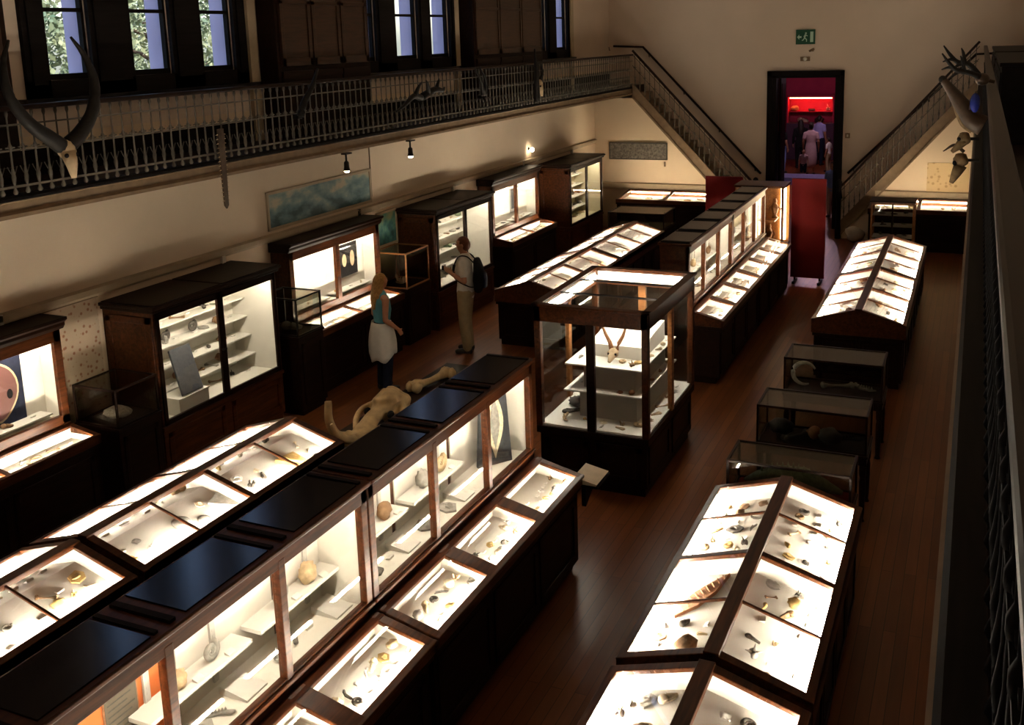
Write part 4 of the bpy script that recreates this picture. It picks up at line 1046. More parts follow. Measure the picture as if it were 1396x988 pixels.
# upright glazed cabinet before the far right desk
cb = thing('glazed_cabinet', 'small upright glazed cabinet with brown frame at the end of the right row', 'cabinet', (-1.40, 20.75, 0))
w, l = .40, .24
MB().box(-w+.02, w-.02, -l+.02, l-.02, 0, .08).box(-w, w, -l, l, .08, .42).build('base', 'mahogany_dark', cb, bevel=.005)
m = MB()
for sx in (-1, 1):
    for sy in (-1, 1):
        a, b = sorted((sx*w, sx*(w-.035))); c, d = sorted((sy*l, sy*(l-.035))); m.box(a, b, c, d, .42, 1.40)
for z in (.42, 1.34):
    for s in (-1, 1):
        a, b = sorted((s*w, s*(w-.035))); m.box(a, b, -l, l, z, z+.05); c, d = sorted((s*l, s*(l-.035))); m.box(-w, w, c, d, z, z+.05)
m.build('frame', 'oak_orange', cb, bevel=.004)
MB().box(-w-.02, w+.02, -l-.02, l+.02, 1.39, 1.42).build('cornice', 'mahogany_dark', cb, bevel=.006)
MB().box(-.015, .015, -l, -l+.03, .45, 1.36).build('middle_post', 'mahogany_dark', cb)
for z in (.47, .68, .90, 1.12):
    MB().box(-w+.03, w-.03, -l+.06, l-.03, z, z+.012).build('shelf', 'lining_grey', cb)
for p, q in ((-w+.035, -.015), (.015, w-.035)): MB().box(p, q, -l+.014, -l+.018, .47, 1.34).build('glass_pane', 'glass_dull', cb)
for i, z in enumerate((.482, .692, .912, 1.132)):
    spread(random.Random(90+i), Matrix.Translation((-1.40, 20.77, z)), (-.32, .32, -.12, .14), 4, 'the %s shelf up in the small glazed cabinet' % ORD[i].replace('nearest', 'first'), 0, sc=(.9, 1.2), cols=['dark', 'slate', 'green', 'grey'], prep='on')

# red partition screens at the end of the far upright case, and the little lit display between them
for nm, x0, x1, lab in (('red_screen', -4.74, -4.02, 'plain red partition screen left of the glowing end display'), ('red_screen', -3.10, -2.48, 'plain red partition screen standing right of the glowing tube')):
    s = thing(nm, lab, 'screen', ((x0+x1)/2, 19.25, 0), group='red partition screens')
    h = (x1-x0)/2
    MB().box(-h, h, -.03, .03, .10, 1.97).build('panel', 'screen_red', s, bevel=.006)
    MB().box(-h, h, -.035, .035, 1.965, 1.99).build('cap', 'screen_red', s, bevel=.004)
    for sx in (-1, 1): MB().box(sx*(h-.08)-.025, sx*(h-.08)+.025, -.18, .18, 0, .05).box(sx*(h-.08)-.015, sx*(h-.08)+.015, -.025, .025, .05, .12).build('foot', 'metal_dark', s, bevel=.004)
ed = thing('end_display', 'glowing end display with orange figures between the red screens', 'display case', (-3.56, 18.80, 0))
MB().box(-.44, .44, -.34, .30, 0, .80).box(-.46, .46, -.36, .32, .78, .82).build('base', 'mahogany_dark', ed, bevel=.005)
MB().box(-.44, .44, .28, .31, .82, 1.93).box(-.44, -.42, -.34, .30, .82, 1.93).build('back_lining', 'oak_orange', ed)
MB().box(-.46, .46, -.36, .32, 1.91, 1.95).box(.40, .44, -.36, -.32, .82, 1.92).build('frame', 'mahogany', ed, bevel=.004)
MB().box(.425, .43, -.32, .27, .82, 1.91).build('glass_pane', 'glass', ed)
for yy in (.24, ): MB().tube([(.37, yy, .86), (.37, yy, 1.88)], .020, 10).build('light_tube', 'tube_end', ed, smooth=True)
MB().tube([(.30, .255, .86), (.30, .255, 1.88)], .010, 8).build('light_tube', 'tube_end', ed, smooth=True)
for k, (px, z, h) in enumerate(((.10, .82, .34), (.20, 1.28, .36))):
    if k: MB().box(-.42, .26, -.2, .27, 1.26, 1.28).build('shelf', 'oak_orange', ed)
    m = MB().lathe([(.05, 0), (.06, .02), (.035, .05), (.06, h*.4), (.075, h*.55), (.05, h*.7), (.03, h*.75), (.045, h*.85), (.03, h), (.005, h*1.02)], (0, 0, 0), 12)
    for s in (-1, 1): m.tube([(s*.05, 0, h*.6), (s*.11, -.02, h*.5), (s*.09, -.03, h*.3)], [.018, .015, .012], 7)
    a = m.build('orange_figurine', 'oak_orange', smooth=True); a.location = (-3.56+px, 18.95, z+.001)
    tag(a, ['orange carved figure on the lower level of the glowing end display', 'orange carved figure on the upper shelf of the glowing end display'][k], 'figure', 'orange carved figures')

# ------------------------------------------------------------------ wall pictures, plates, signs
def framed(y0, y1, z0, z1, mat, label, frame='trim_cream', cat='painting', mount=.04):
    root = thing('framed_painting', label, cat, (XL, (y0+y1)/2, (z0+z1)/2))
    h, v = (y1-y0)/2, (z1-z0)/2
    f = MB()
    for s in (-1, 1):
        a, b = sorted((s*h, s*(h-mount))); f.box(0, .03, a, b, -v, v)
        c, d = sorted((s*v, s*(v-mount))); f.box(0, .03, -h, h, c, d)
    f.build('frame', frame, root, bevel=.004)
    MB().box(0, .018, -h+mount, h-mount, -v+mount, v-mount).build('canvas', mat, root)
framed(10.82, 13.40, 2.26, 2.79, 'painting_sea', 'long framed painting of blue-green sea creatures above the desk case')
framed(13.50, 14.12, 1.48, 2.06, 'painting_grove', 'small framed green painting beside the tall cabinet')
ch = thing('wall_chart', 'tall paper wall chart dotted with small reddish drawings', 'chart', (XL, 7.46, 1.50))
MB().box(.0, .012, -.36, .36, -.60, .60).build('sheet', 'chart_paper', ch)
MB().tube([(.012, -.37, .605), (.012, .37, .605)], .014, 8).build('top_rod', 'trim_brown', ch)
mp = thing('wall_map', 'pale brown wall map on the far wall below the right stairs', 'map', (-.52, YU, 1.38))
MB().box(-.42, .42, -.014, 0, -.40, .40).build('sheet', 'map_paper', mp)
MB().prism([(-.09, -.37), (.07, -.37), (.07, -.33), (.02, -.29), (-.04, -.29), (-.09, -.33)], 'y', -.018, -.014).build('blue_patch', 'cloth_teal', mp)
pl = thing('relief_panel', 'long dark grey stone panel on the wall below the left stairs', 'relief', (-7.53, YU, 1.93))
MB().box(-.74, .74, -.03, 0, -.21, .21).build('slab', 'relief_stone', pl, bevel=.005)
m = MB()
for q in ((-.74, .74, -.21, -.185), (-.74, .74, .185, .21), (-.74, -.715, -.185, .185), (.715, .74, -.185, .185)): m.box(q[0], q[1], -.04, -.03, q[2], q[3])
m.build('border', 'spec_dark', pl)
ht = thing('wall_hook_label', 'tiny dark tag on the wall under the grey stone panel', 'tag', (-6.86, YU, 1.62))
MB().box(-.02, .02, -.015, 0, -.06, .06).build('tag_plate', 'trim_brown', ht)

ex = thing('exit_sign', 'green exit sign above the doorway', 'sign', (-3.77, YF, 4.55))
MB().box(-.22, .22, -.05, 0, -.17, .17).build('sign_box', 'sign_green', ex, bevel=.006)
# running man, arrow and door, as on the photograph
rm = MB().ball((.01, -.053, .085), (.022, .006, .022), 8, 6)
rm.bar((.0, -.054, .06), (-.02, -.054, -.02), .006, .035, (1, 0, 0)).bar((-.02, -.054, -.02), (.03, -.054, -.06), .006, .02, (1, 0, 0)).bar((.03, -.054, -.06), (.025, -.054, -.11), .006, .018, (1, 0, 0))
rm.bar((-.02, -.054, -.02), (-.05, -.054, -.07), .006, .02, (1, 0, 0)).bar((-.05, -.054, -.07), (-.08, -.054, -.08), .006, .018, (1, 0, 0)).bar((.0, -.054, .05), (.05, -.054, .02), .006, .016, (1, 0, 0)).bar((0, -.054, .05), (-.04, -.054, .01), .006, .016, (1, 0, 0))
rm.build('running_man', 'sign_white', ex)
MB().prism([(-.19, 0), (-.14, .06), (-.14, .02), (-.09, .02), (-.09, -.02), (-.14, -.02), (-.14, -.06)], 'y', -.056, -.05).build('arrow', 'sign_white', ex)
MB().box(.11, .18, -.056, -.05, -.12, .12).build('door_symbol', 'sign_white', ex)
sl_ = thing('emergency_lamp', 'small pale emergency lamp between exit sign and doorway', 'lamp', (-3.77, YF, 4.04))
MB().box(-.11, .11, -.03, 0, -.05, .05).build('lamp_base', 'trim_brown', sl_, bevel=.008)
MB().ball((0, -.035, 0), (.05, .03, .045), 10, 7).build('lamp_globe', 'plastic_white', sl_, smooth=True)
cam_ = thing('security_camera', 'small dark security camera below the exit sign', 'camera', (-3.60, YF, 4.24))
MB().box(-.02, .02, -.03, 0, -.03, .03).tube([(0, -.02, 0), (0, -.07, .01)], .01, 6).build('bracket', 'trim_brown', cam_)
MB().bar((.03, -.06, .03), (-.06, -.14, -.02), .05, .045).build('camera_body', 'trim_brown', cam_, bevel=.005)
sw = thing('wall_switch', 'small brown switch plate right of the doorway', 'switch', (-2.76, YF, 2.24))
MB().box(-.055, .055, -.018, 0, -.06, .06).build('plate', 'trim_brown', sw, bevel=.004)
MB().box(-.018, .018, -.028, -.018, -.028, .028).build('rocker', 'plastic_white', sw, bevel=.003)
# conduits that run from cabinets to the picture rail
for k, (yy, z, lab) in enumerate(((9.86, 2.03, 'above the nearest tall cabinet'), (16.1, 2.03, 'above the tall cabinet behind the man'), (22.1, 2.03, 'above the farthest tall cabinet'), (6.6, 2.11, 'above the leftmost desk case'), (13.0, 2.11, 'above the desk case by the woman'), (19.25, 2.11, 'above the far desk case'))):
    m = MB().box(-8.645, -8.60, yy-.03, yy+.03, z+.002, max(z+.10, 2.125)).box(-8.60, -8.585, yy-.05, yy-.03, z+.01, z+.08)
    tag(m.build('cable_conduit', 'plastic_white' if k != 4 else 'metal_dark'), 'short cable conduit on the wall '+lab, 'conduit', 'cable conduits above the wall cases')
bl = MB().ball((0, 0, .17), (.21, .15, .17), 14, 10, .3, 4, 2.).build('stone_block', 'stone_pale', smooth=True); bl.location = (-2.38, 23.42, .0); tag(bl, 'pale rough stone block on the floor beneath the right stairs', 'stone')
wc = MB().prism([(-.11, 0), (.11, 0), (.12, .015), (-.10, .06)], 'y', -.16, .16).build('open_booklet', 'paper'); wc.location = (-3.27, 7.93, .935)
wc.location = (-3.02, 8.02, .80); tag(wc, 'pale booklet in a rack at the end of the second upright case', 'booklet')
br_ = MB().box(-.13, .13, -.17, .17, -.02, 0).prism([(-.17, -.02), (.17, -.02), (-.17, -.2)], 'x', -.02, .02).build('booklet_rack', 'stain_black'); br_.location = (-3.02, 8.02, .80); tag(br_, 'small black bracket shelf at the end of the second upright case', 'shelf')

wl_ = thing('wall_lamp', 'small pale globe lamp on the wall above the far desk case', 'lamp', (XL, 19.62, 2.42))
MB().lathe([(.035, 0), (.035, .012), (.012, .02), (.012, .05)], (0, 0, 0), 10).build('wall_plate', 'metal_dark', wl_, smooth=True).rotation_euler = (0, PI/2, 0)
MB().ball((.085, 0, -.02), .045, 12, 8).build('globe', 'lamp_globe_glow', wl_, smooth=True)

# ------------------------------------------------------------------ lamps on the gallery rim
for k, yy in enumerate((11.24, 12.92)):
    sp = thing('rim_spotlight', ['spotlight under the gallery rim above the sea painting, the nearer one', 'spotlight under the gallery rim right of the sea painting, the farther one'][k], 'spotlight', (-7.60, yy, 3.30), group='spotlights under the gallery rim')
    MB().box(-.03, .05, -.07, .07, -.02, .0).tube([(.0, 0, -.02), (.0, 0, -.11)], .014, 8).build('mount', 'metal_dark', sp)
    MB().lathe([(.022, -.11), (.034, -.13), (.036, -.19), (.045, -.235), (.048, -.24), (.03, -.238)], (0, 0, 0), 12).build('housing', 'metal_dark', sp, smooth=True)
    MB().ball((0, 0, -.245), (.036, .036, .022), 10, 7).build('bulb', 'spot_bulb', sp, smooth=True)

# ------------------------------------------------------------------ horns, antlers and skulls on the gallery rails
def horns(name, loc, label, skull, hornsets, skull_mat='skull_pale', horn_mat='horn_black', cat='horned skull', group=None):
    root = thing(name, label, cat, loc, group=group)
    if skull:
        s = skull
        m = MB().ball((.05*s, 0, .02*s), (.08*s, .085*s, .09*s), 12, 9, .06).tube([(.07*s, 0, -.0), (.10*s, 0, -.12*s), (.11*s, 0, -.24*s)], [.08*s, .055*s, .025*s], 10, .8)
        m.box(0, .03*s, -.03*s, .03*s, -.05*s, .05*s)
        m.build('skull', skull_mat, root, smooth=True)
        for q in (-1, 1): MB().ball((.11*s, q*.055*s, -.03*s), (.02*s, .02*s, .022*s), 8, 6).build('eye_socket', 'cloth_black', root, smooth=True)
    MB().box(-.068, .02, -.04, .04, -.03, .03).build('mount', 'metal_dark', root, bevel=.004)
    for pts, r0, r1 in hornsets:
        k = len(pts); rad = [r0+(r1-r0)*(i/(k-1))**1.4 for i in range(k)]
        MB().tube(pts, rad, 10).build('horn', horn_mat, root, smooth=True)
    return root
def curve(P, n=14):
    """Catmull-Rom through points"""
    P = [V(p) for p in P]; Q = [P[0]*2-P[1]]+P+[P[-1]*2-P[-2]]; out = []
    for i in range(1, len(Q)-2):
        for j in range(n//max(1, len(P)-1)+1):
            t = j/(n//max(1, len(P)-1)+1); a, b, c, d = Q[i-1:i+3]
            out.append(.5*((2*b)+(c-a)*t+(2*a-5*b+4*c-d)*t*t+(3*b-a-3*c+d)*t**3))
    return out+[P[-1]]
def taper(pts, rs, n=10):
    """tube whose radius is interpolated through rs along the points"""
    k = len(pts); rad = []
    for i in range(k):
        t = i/(k-1)*(len(rs)-1); j = min(int(t), len(rs)-2); rad.append(rs[j]+(rs[j+1]-rs[j])*(t-j))
    return MB().tube(pts, rad, n)
# lyre-horned skull at the left
Lh = curve([(.04, -.05, .06), (.08, -.20, .15), (.10, -.40, .29), (.08, -.55, .53), (.04, -.54, .80), (.02, -.44, 1.00)], 20)
Rh = curve([(.04, .05, .06), (.08, .16, .16), (.10, .30, .34), (.08, .38, .60), (.04, .34, .84), (.02, .22, 1.02)], 20)
horns('horned_skull', (-7.57, 6.66, 3.83), 'pale skull with huge dark lyre-shaped horns on the left gallery rail', 1., [(Lh, .075, .012), (Rh, .075, .012)])
# toothed sawfish snout
sf = thing('sawfish_snout', 'long toothed sawfish snout hanging on the left gallery rail', 'trophy', (-7.575, 8.80, 3.84), group=None)
MB().prism([(-.045, 0), (.045, 0), (.05, -.12), (.03, -.85), (.0, -.89), (-.03, -.85), (-.05, -.12)], 'x', -.012, .012).build('blade', 'horn_brown', sf, bevel=.004)
t = MB()
for i in range(16):
    z = -.06-.049*i; w_ = .05-.02*i/16
    for s in (-1, 1): t.tube([(0, s*(w_-.008), z), (0, s*(w_+.032), z-.006)], [.008, .002], 5)
t.build('teeth', 'skull_pale', sf)
horns('dark_horn', (-7.58, 10.25, 3.86), 'single dark curved horn on the rail below the gallery cupboard', 0, [(curve([(.02, 0, 0), (.05, .05, .16), (.06, .22, .34), (.04, .40, .56)]), .05, .014)], cat='horn')
horns('moose_antler', (-7.56, 13.15, 3.86), 'dark spreading antler on the rail below the middle window bay', .5,
      [(curve([(.05, 0, .04), (.10, -.3, .08), (.14, -.62, -.02), (.12, -.85, -.10)]), .05, .012), (curve([(.05, .05, .05), (.12, .30, .14), (.14, .50, .12), (.12, .62, .16)]), .06, .012),
       (curve([(.10, -.25, .08), (.14, -.22, .2), (.14, -.1, .28)]), .035, .008), (curve([(.10, .15, .1), (.16, .02, .24), (.16, -.02, .3)]), .035, .008), (curve([(.12, .35, .14), (.16, .36, .26), (.14, .42, .30)]), .03, .007)], skull_mat='horn_black', cat='antlers')
horns('twin_horn', (-7.57, 15.30, 3.78), 'pair of straight dark horns leaning on the rail right of the moose antler', .4,
      [(curve([(.04, -.03, .03), (.08, -.16, .25), (.07, -.34, .48)]), .04, .01), (curve([(.04, .03, .03), (.10, -.02, .25), (.10, -.22, .50)]), .04, .01)], skull_mat='horn_black', cat='horns')
horns('long_horned_skull', (-7.56, 17.62, 3.86), 'pale skull beside one tall black horn on the far part of the rail', .9, [(curve([(.05, -.12, -.30), (.07, -.16, .05), (.07, -.17, .35), (.04, -.14, .66)]), .06, .014), (curve([(.05, .05, .08), (.08, .12, .22), (.06, .1, .36)]), .035, .008)])
# right rail: stag antlers, mounted head with long snout and two skulls
sa = thing('stag_antlers', 'dark branched stag antlers above the right gallery rim', 'antlers', (.0, 8.0, 4.34))
MB().ball((.02, 0, -.02), (.05, .05, .045), 10, 7).tube([(.02, 0, -.02), (.10, 0, -.04)], .014, 7).build('skull_plate', 'horn_brown', sa, smooth=True)
for s, dz in ((-1, 0), (1, .05)):
    y_ = s*.07
    m = taper(curve([(0, y_*.5, 0), (-.07, y_, .03+dz), (-.15, y_*1.4, .05+dz), (-.20, y_*1.6, .10+dz), (-.25, y_*1.7, .17+dz)]), [.022, .019, .017, .013, .005], 9)
    for st, en in (((-.08, y_, .035+dz), (-.19, y_*.6, -.005+dz)), ((-.14, y_*1.4, .05+dz), (-.25, y_*1.2, .055+dz)), ((-.10, y_*1.2, .04+dz), (-.13, y_*1.5, .15+dz))):
        md_ = V(st).lerp(V(en), .5)+V((0, 0, .018)); t = taper(curve([st, md_, en]), [.014, .011, .004], 8); m.add(t.v, t.f)
    m.build('antler', 'horn_black', sa, smooth=True)
hd = thing('mounted_head', 'brown slender long-snouted head mounted on the right gallery rim', 'trophy', (-.03, 8.0, 4.05))
taper(curve([(.07, 0, -.06), (.0, 0, -.02), (-.07, 0, .08), (-.14, 0, .18), (-.21, 0, .27)]), [.075, .07, .058, .04, .024], 12).build('head_and_muzzle', 'horn_brown', hd, smooth=True)
MB().ball((-.212, 0, .272), (.028, .026, .028), 10, 7).build('nose', 'horn_black', hd, smooth=True)
for s in (-1, 1): MB().tube([(-.02, s*.05, .06), (-.0, s*.09, .13), (.01, s*.10, .18)], [.012, .018, .003], 7).build('ear', 'horn_brown', hd, smooth=True)
taper(curve([(-.14, 0, .12), (-.10, 0, .03), (-.06, 0, -.05), (.0, 0, -.10)]), [.010, .018, .02, .02], 8).build('lower_jaw', 'bone_old', hd, smooth=True)
ps = thing('hanging_skull', 'tan skull just under the mounted head on the right rim', 'skull', (-.04, 8.15, 3.88))
MB().ball((-.04, 0, 0), (.045, .045, .05), 12, 9, .2).tube([(-.04, 0, -.01), (-.08, 0, -.06), (-.12, 0, -.10)], [.04, .028, .014], 9).build('cranium', 'bone_old', ps, smooth=True)
MB().tube([(.06, 0, 0), (-.02, 0, 0)], .012, 7).build('mount', 'metal_dark', ps)
for s in (-1, 1): MB().ball((-.075, s*.033, .0), (.014, .014, .014), 8, 6).build('eye_socket', 'cloth_black', ps, smooth=True)
qs = thing('hanging_skull', 'pale broad skull with dark sockets hanging lowest on the right rim', 'skull', (-.03, 8.5, 3.66))
MB().ball((-.07, 0, .02), (.055, .06, .055), 12, 9, .2).tube([(-.07, 0, -.02), (-.10, 0, -.09), (-.13, 0, -.16)], [.05, .036, .016], 9).build('cranium', 'bone_old', qs, smooth=True)
MB().tube([(.06, 0, .02), (-.04, 0, .02)], .012, 7).build('mount', 'metal_dark', qs)
for s in (-1, 1): MB().ball((-.11, s*.035, .0), (.018, .018, .02), 8, 6).build('eye_socket', 'cloth_black', qs, smooth=True)
taper(curve([(-.05, .03, .08), (-.12, .05, .13), (-.20, .05, .08)]), [.014, .012, .004], 8).build('horn', 'horn_brown', qs, smooth=True)
# low dark cabinets on the right gallery
def low_cabinet(y0, y1, label):
    root = thing('low_cabinet', label, 'cabinet', (.66, (y0+y1)/2, 3.5), group=None); h = (y1-y0)/2
    MB().box(-.46, .46, -h, h, 0, .78).box(-.48, .48, -h-.02, h+.02, .78, .82).build('body', 'stain_black', root, bevel=.006)
    for i in range(4):
        a = -h+.05+i*(2*h-.1)/4; b = a+(2*h-.1)/4-.04
        MB().box(-.475, -.46, a, b, .08, .72).box(-.482, -.475, a+.08, b-.08, .16, .64).build('door', 'stain_black', root, bevel=.003)
low_cabinet(11.4, 15.6, 'black low cabinet standing on the right gallery, the nearer one')
low_cabinet(16.2, 20.4, 'black low cabinet standing on the right gallery, the farther one')
bg = MB().ball((-.02, 7.9, 4.16), (.035, .03, .07), 10, 8).build('blue_light_spot', 'blue_light_tint', smooth=True); tag(bg, 'small blue spot coloured as a glimpse of light below the stag antlers', 'light spot')  # blue ball painted as a glimpse of blue light

# ------------------------------------------------------------------ big bones on a low plinth in the left row
pn = thing('bone_plinth', 'low dark plinth on the floor carrying large bones', 'plinth', (-6.38, 10.6, 0))
MB().box(-.47, .47, -1.80, 1.80, 0, .08).box(-.50, .50, -1.83, 1.83, .07, .10).build('plinth_body', 'mahogany_dark', pn, bevel=.006)
def bigbone(label, loc, rz, s):
    m = MB().tube([(-.42, 0, .10), (-.33, 0, .105), (-.18, 0, .085), (0, 0, .075), (.18, 0, .085), (.33, 0, .10), (.42, 0, .105)], [.07, .085, .055, .045, .055, .085, .06], 12)
    for q in (-1, 1): m.ball((q*.39, .06, .085), (.09, .075, .085), 10, 8, .2, q); m.ball((q*.39, -.06, .085), (.09, .075, .085), 10, 8, .2, q+3)
    o = m.build('limb_bone', 'bone_big', smooth=True); o.location = loc; o.rotation_euler = (0, 0, rz); o.scale = (s, s, s)
    return tag(o, label, 'bone')
bigbone('large tan limb bone on the plinth, the far one toward the man', (-6.62, 11.50, .10), 1.35, .90)
bs = thing('giant_skull', 'giant tan skull with upright tusk-like horns on the low plinth', 'skull', (-6.42, 9.72, .10), PI/2)
m = MB().ball((.38, .0, .24), (.27, .22, .20), 18, 14, .30, 2, 2.4)
m.tube(curve([(.30, 0, .24), (.05, .02, .20), (-.20, 0, .14), (-.46, 0, .09)]), .11, 12, .7)
for s in (-1, 1):
    m.tube(curve([(.42, s*.16, .26), (.20, s*.27, .22), (.0, s*.24, .17), (-.22, s*.11, .13)]), .038, 9)        # cheek arches
    m.tube(curve([(.50, s*.15, .18), (.60, s*.22, .10), (.66, s*.19, .04)]), .055, 9)
    m.tube(curve([(.45, s*.12, .10), (.10, s*.16, .045), (-.25, s*.10, .04), (-.52, s*.04, .05)]), .04, 9)        # lower jaw
    m.ball((-.44, s*.07, .12), (.09, .06, .08), 10, 8)
o = fuse(m, 'cranium', 'bone_big', bs, .014, 2)
for s in (-1, 1):
    MB().ball((.13, s*.165, .22), (.06, .035, .045), 10, 7).build('eye_socket', 'cloth_black', bs, smooth=True)
taper(curve([(-.44, .08, .12), (-.60, .12, .20), (-.68, .15, .40), (-.66, .16, .62)]), [.06, .058, .05, .04], 12).build('tusk', 'bone_big', bs, smooth=True)
taper(curve([(-.46, -.06, .12), (-.64, -.05, .18), (-.76, .0, .28), (-.82, .02, .42)]), [.05, .05, .04, .022], 12).build('tusk', 'bone_big', bs, smooth=True)
cap_ = MB().box(-.10, .10, -.07, .07, 0, .10).prism([(-.1, .10), (.1, .10), (.1, .115), (-.1, .16)], 'y', -.07, .07).build('caption_stand', 'shelf_white'); cap_.location = (-6.02, 12.28, .10); tag(cap_, 'small white caption stand at the far end of the bone plinth', 'label stand')

# ------------------------------------------------------------------ people
def hand(m, wr, d, nrm, s=1., mirror=1, curl=.5):
    """palm, four fingers and a thumb from wrist wr along d; nrm = the way the palm faces"""
    wr, d, nrm = V(wr), V(d).normalized(), V(nrm); nrm = (nrm-d*nrm.dot(d)).normalized(); sd = d.cross(nrm)*mirror
    loft(m, [wr, wr+d*.04*s, wr+d*.08*s], [.026*s, .036*s, .038*s], [.019*s, .016*s, .013*s], sd)
    for i, l in enumerate((.068, .076, .070, .055)):
        b = wr+d*.078*s+sd*(.028-.0185*i)*s; pts = [b]; dd = d.copy()
        for q in range(3):
            dd = (dd+nrm*curl*(.5+.3*q)).normalized(); pts.append(pts[-1]+dd*l*s*(.42, .32, .26)[q])
        m.tube(pts, [.0092*s, .0088*s, .0082*s, .0062*s], 7)
    b = wr+d*.025*s+sd*.024*s
    m.tube([b, b+(d*.5+sd*.7+nrm*.3).normalized()*.035*s, b+(d*.8+sd*.5+nrm*.5).normalized()*.068*s], [.012*s, .0105*s, .008*s], 7)
def person(label, loc, heading, h, skin='skin', hair=('short', 'hair_dark'), top=('cloth_white', 'tee'), low=('cloth_navy', 'trousers'), arms=None, vox=.013, legs=None, lean=0., headturn=0., shoes='shoe', group=None):
    root = thing('person', label, 'person', loc, heading, group); k = h/1.755; root.scale = (k, k, k)
    arms = arms or {}
    AR = {}
    for s in (-1, 1):
        AR[s] = arms.get(s, ((s*.245, -.03, 1.13), (s*.25, .05, .88), (0, .12, -1), (-s, .2, 0)))
    LG = legs or {s: [(s*.09, 0, .90), (s*.098, .02, .49), (s*.10, -.015, .085), (s*.115, .13, .035)] for s in (-1, 1)}
    T = [((0, 0, .86), .155, .11), ((0, 0, .96), .165, .115), ((0, .0, 1.08), .142, .098), ((0, .01, 1.24), .160, .115), ((0, 0, 1.37), .172, .105), ((0, -.01, 1.44), .125, .078)]
    b = MB()
    loft(b, [t[0] for t in T], [t[1] for t in T], [t[2] for t in T])
    loft(b, [(0, -.012, 1.44), (0, 0, 1.50), (0, .012, 1.57)], [.065, .055, .052], [.065, .058, .055])
    R = Matrix.Rotation(headturn, 3, 'Z'); hc = V((0, .02, 1.65))
    def HP(p): return hc+R @ (V(p)-hc)
    b.ball(hc, (.076, .094, .106), 16, 12); b.ball(HP((0, .048, 1.592)), (.052, .056, .054), 12, 9)
    b.tube([HP((0, .100, 1.668)), HP((0, .122, 1.636)), HP((0, .108, 1.625))], [.010, .014, .012], 8)
    for s in (-1, 1):
        b.ball(HP((s*.077, .012, 1.642)), (.012, .022, .030), 8, 6); b.ball(HP((s*.045, .075, 1.628)), (.026, .026, .022), 8, 6)
        sh = (s*.180, -.005, 1.405); el, wr, hd_, pn_ = AR[s]
        loft(b, [(s*.12, -.005, 1.415), sh, V(sh).lerp(V(el), .5), el], [.06, .056, .046, .040], [.06, .056, .046, .040], (0, 1, .01))
        loft(b, [el, V(el).lerp(V(wr), .35), wr], [.040, .039, .026], [.040, .038, .024], (0, 1, .01))
        hand(b, wr, hd_, pn_, 1., s)
        hp, kn, an, to = LG[s]
        loft(b, [hp, V(hp).lerp(V(kn), .5), kn], [.088, .074, .056], [.092, .078, .058]); loft(b, [kn, V(kn).lerp(V(an), .35), an], [.054, .054, .037], [.056, .060, .040])
        loft(b, [V(an)+V((0, -.03, -.03)), V(an)+V((0, .05, -.035)), to], [.034, .040, .036], [.034, .036, .024])
    fuse(b, 'body', skin, root, min(vox, .011), 3)
    # face
    for s in (-1, 1):
        MB().ball(HP((s*.033, .099, 1.664)), (.012, .008, .008), 8, 6).build('eye', 'cloth_white', root, smooth=True)
        MB().ball(HP((s*.033, .106, 1.664)), (.005, .003, .005), 8, 6).build('iris', 'hair_dark', root, smooth=True)
        MB().tube([HP((s*.015, .108, 1.684)), HP((s*.033, .108, 1.690)), HP((s*.052, .098, 1.684))], .005, 6).build('eyebrow', hair[1], root, smooth=True)
    MB().ball(HP((0, .101, 1.592)), (.024, .008, .008), 10, 6).build('mouth', 'cloth_pink', root, smooth=True)
    # hair
    m = MB(); m.ball(HP((0, .004, 1.672)), (.083, .098, .100), 16, 12); m.ball(HP((0, -.03, 1.64)), (.080, .075, .095), 14, 10)
    if hair[0] == 'long':
        loft(m, [HP((0, -.045, 1.68)), HP((0, -.085, 1.54)), HP((0, -.115, 1.40)), HP((0, -.120, 1.26))], [.075, .085, .085, .055], [.05, .042, .036, .022])
        for s in (-1, 1): loft(m, [HP((s*.068, -.0, 1.68)), HP((s*.082, -.03, 1.56)), HP((s*.085, -.065, 1.42))], [.022, .028, .022], [.045, .045, .03])
    if hair[0] == 'bun': m.ball(HP((0, -.105, 1.69)), (.045, .04, .045), 10, 8)
    hh = fuse(m, 'hair', hair[1], root, .012, 2)
    # clear the face: drop hair vertices in front of the hairline
    bm = bmesh.new(); bm.from_mesh(hh.data); Ri = R.inverted()
    kill = []
    for v in bm.verts:
        q = hc+Ri @ (v.co-hc)
        if q.y > .052 and q.z < 1.705 and q.z > 1.45: kill.append(v)
    bmesh.ops.delete(bm, geom=kill, context='VERTS'); bm.to_mesh(hh.data); bm.free()
    # upper garment
    m = MB(); g = .016
    TT = T if low[1] != 'skirt' else T
    loft(m, [t[0] for t in TT[(0 if top[1] != 'crop' else 2):]], [t[1]+g for t in TT[(0 if top[1] != 'crop' else 2):]], [t[2]+g for t in TT[(0 if top[1] != 'crop' else 2):]])
    if top[1] != 'crop':
        for s in (-1, 1):
            sh = V((s*.180, -.005, 1.405)); el = V(AR[s][0]); wr = V(AR[s][1])
            loft(m, [(s*.10, -.005, 1.415), sh, sh.lerp(el, .62)], [.07, .072, .064], [.07, .072, .064], (0, 1, .01))
            if top[1] == 'long': loft(m, [sh.lerp(el, .5), el, el.lerp(wr, .9)], [.062, .054, .040], [.062, .054, .040], (0, 1, .01))
    else:
        for s in (-1, 1): loft(m, [(s*.10, .03, 1.30), (s*.10, -.0, 1.455), (s*.10, -.06, 1.32)], [.022]*3, [.03]*3)
    fuse(m, 'shirt', top[0], root, vox, 4)
    # lower garment
    m = MB()
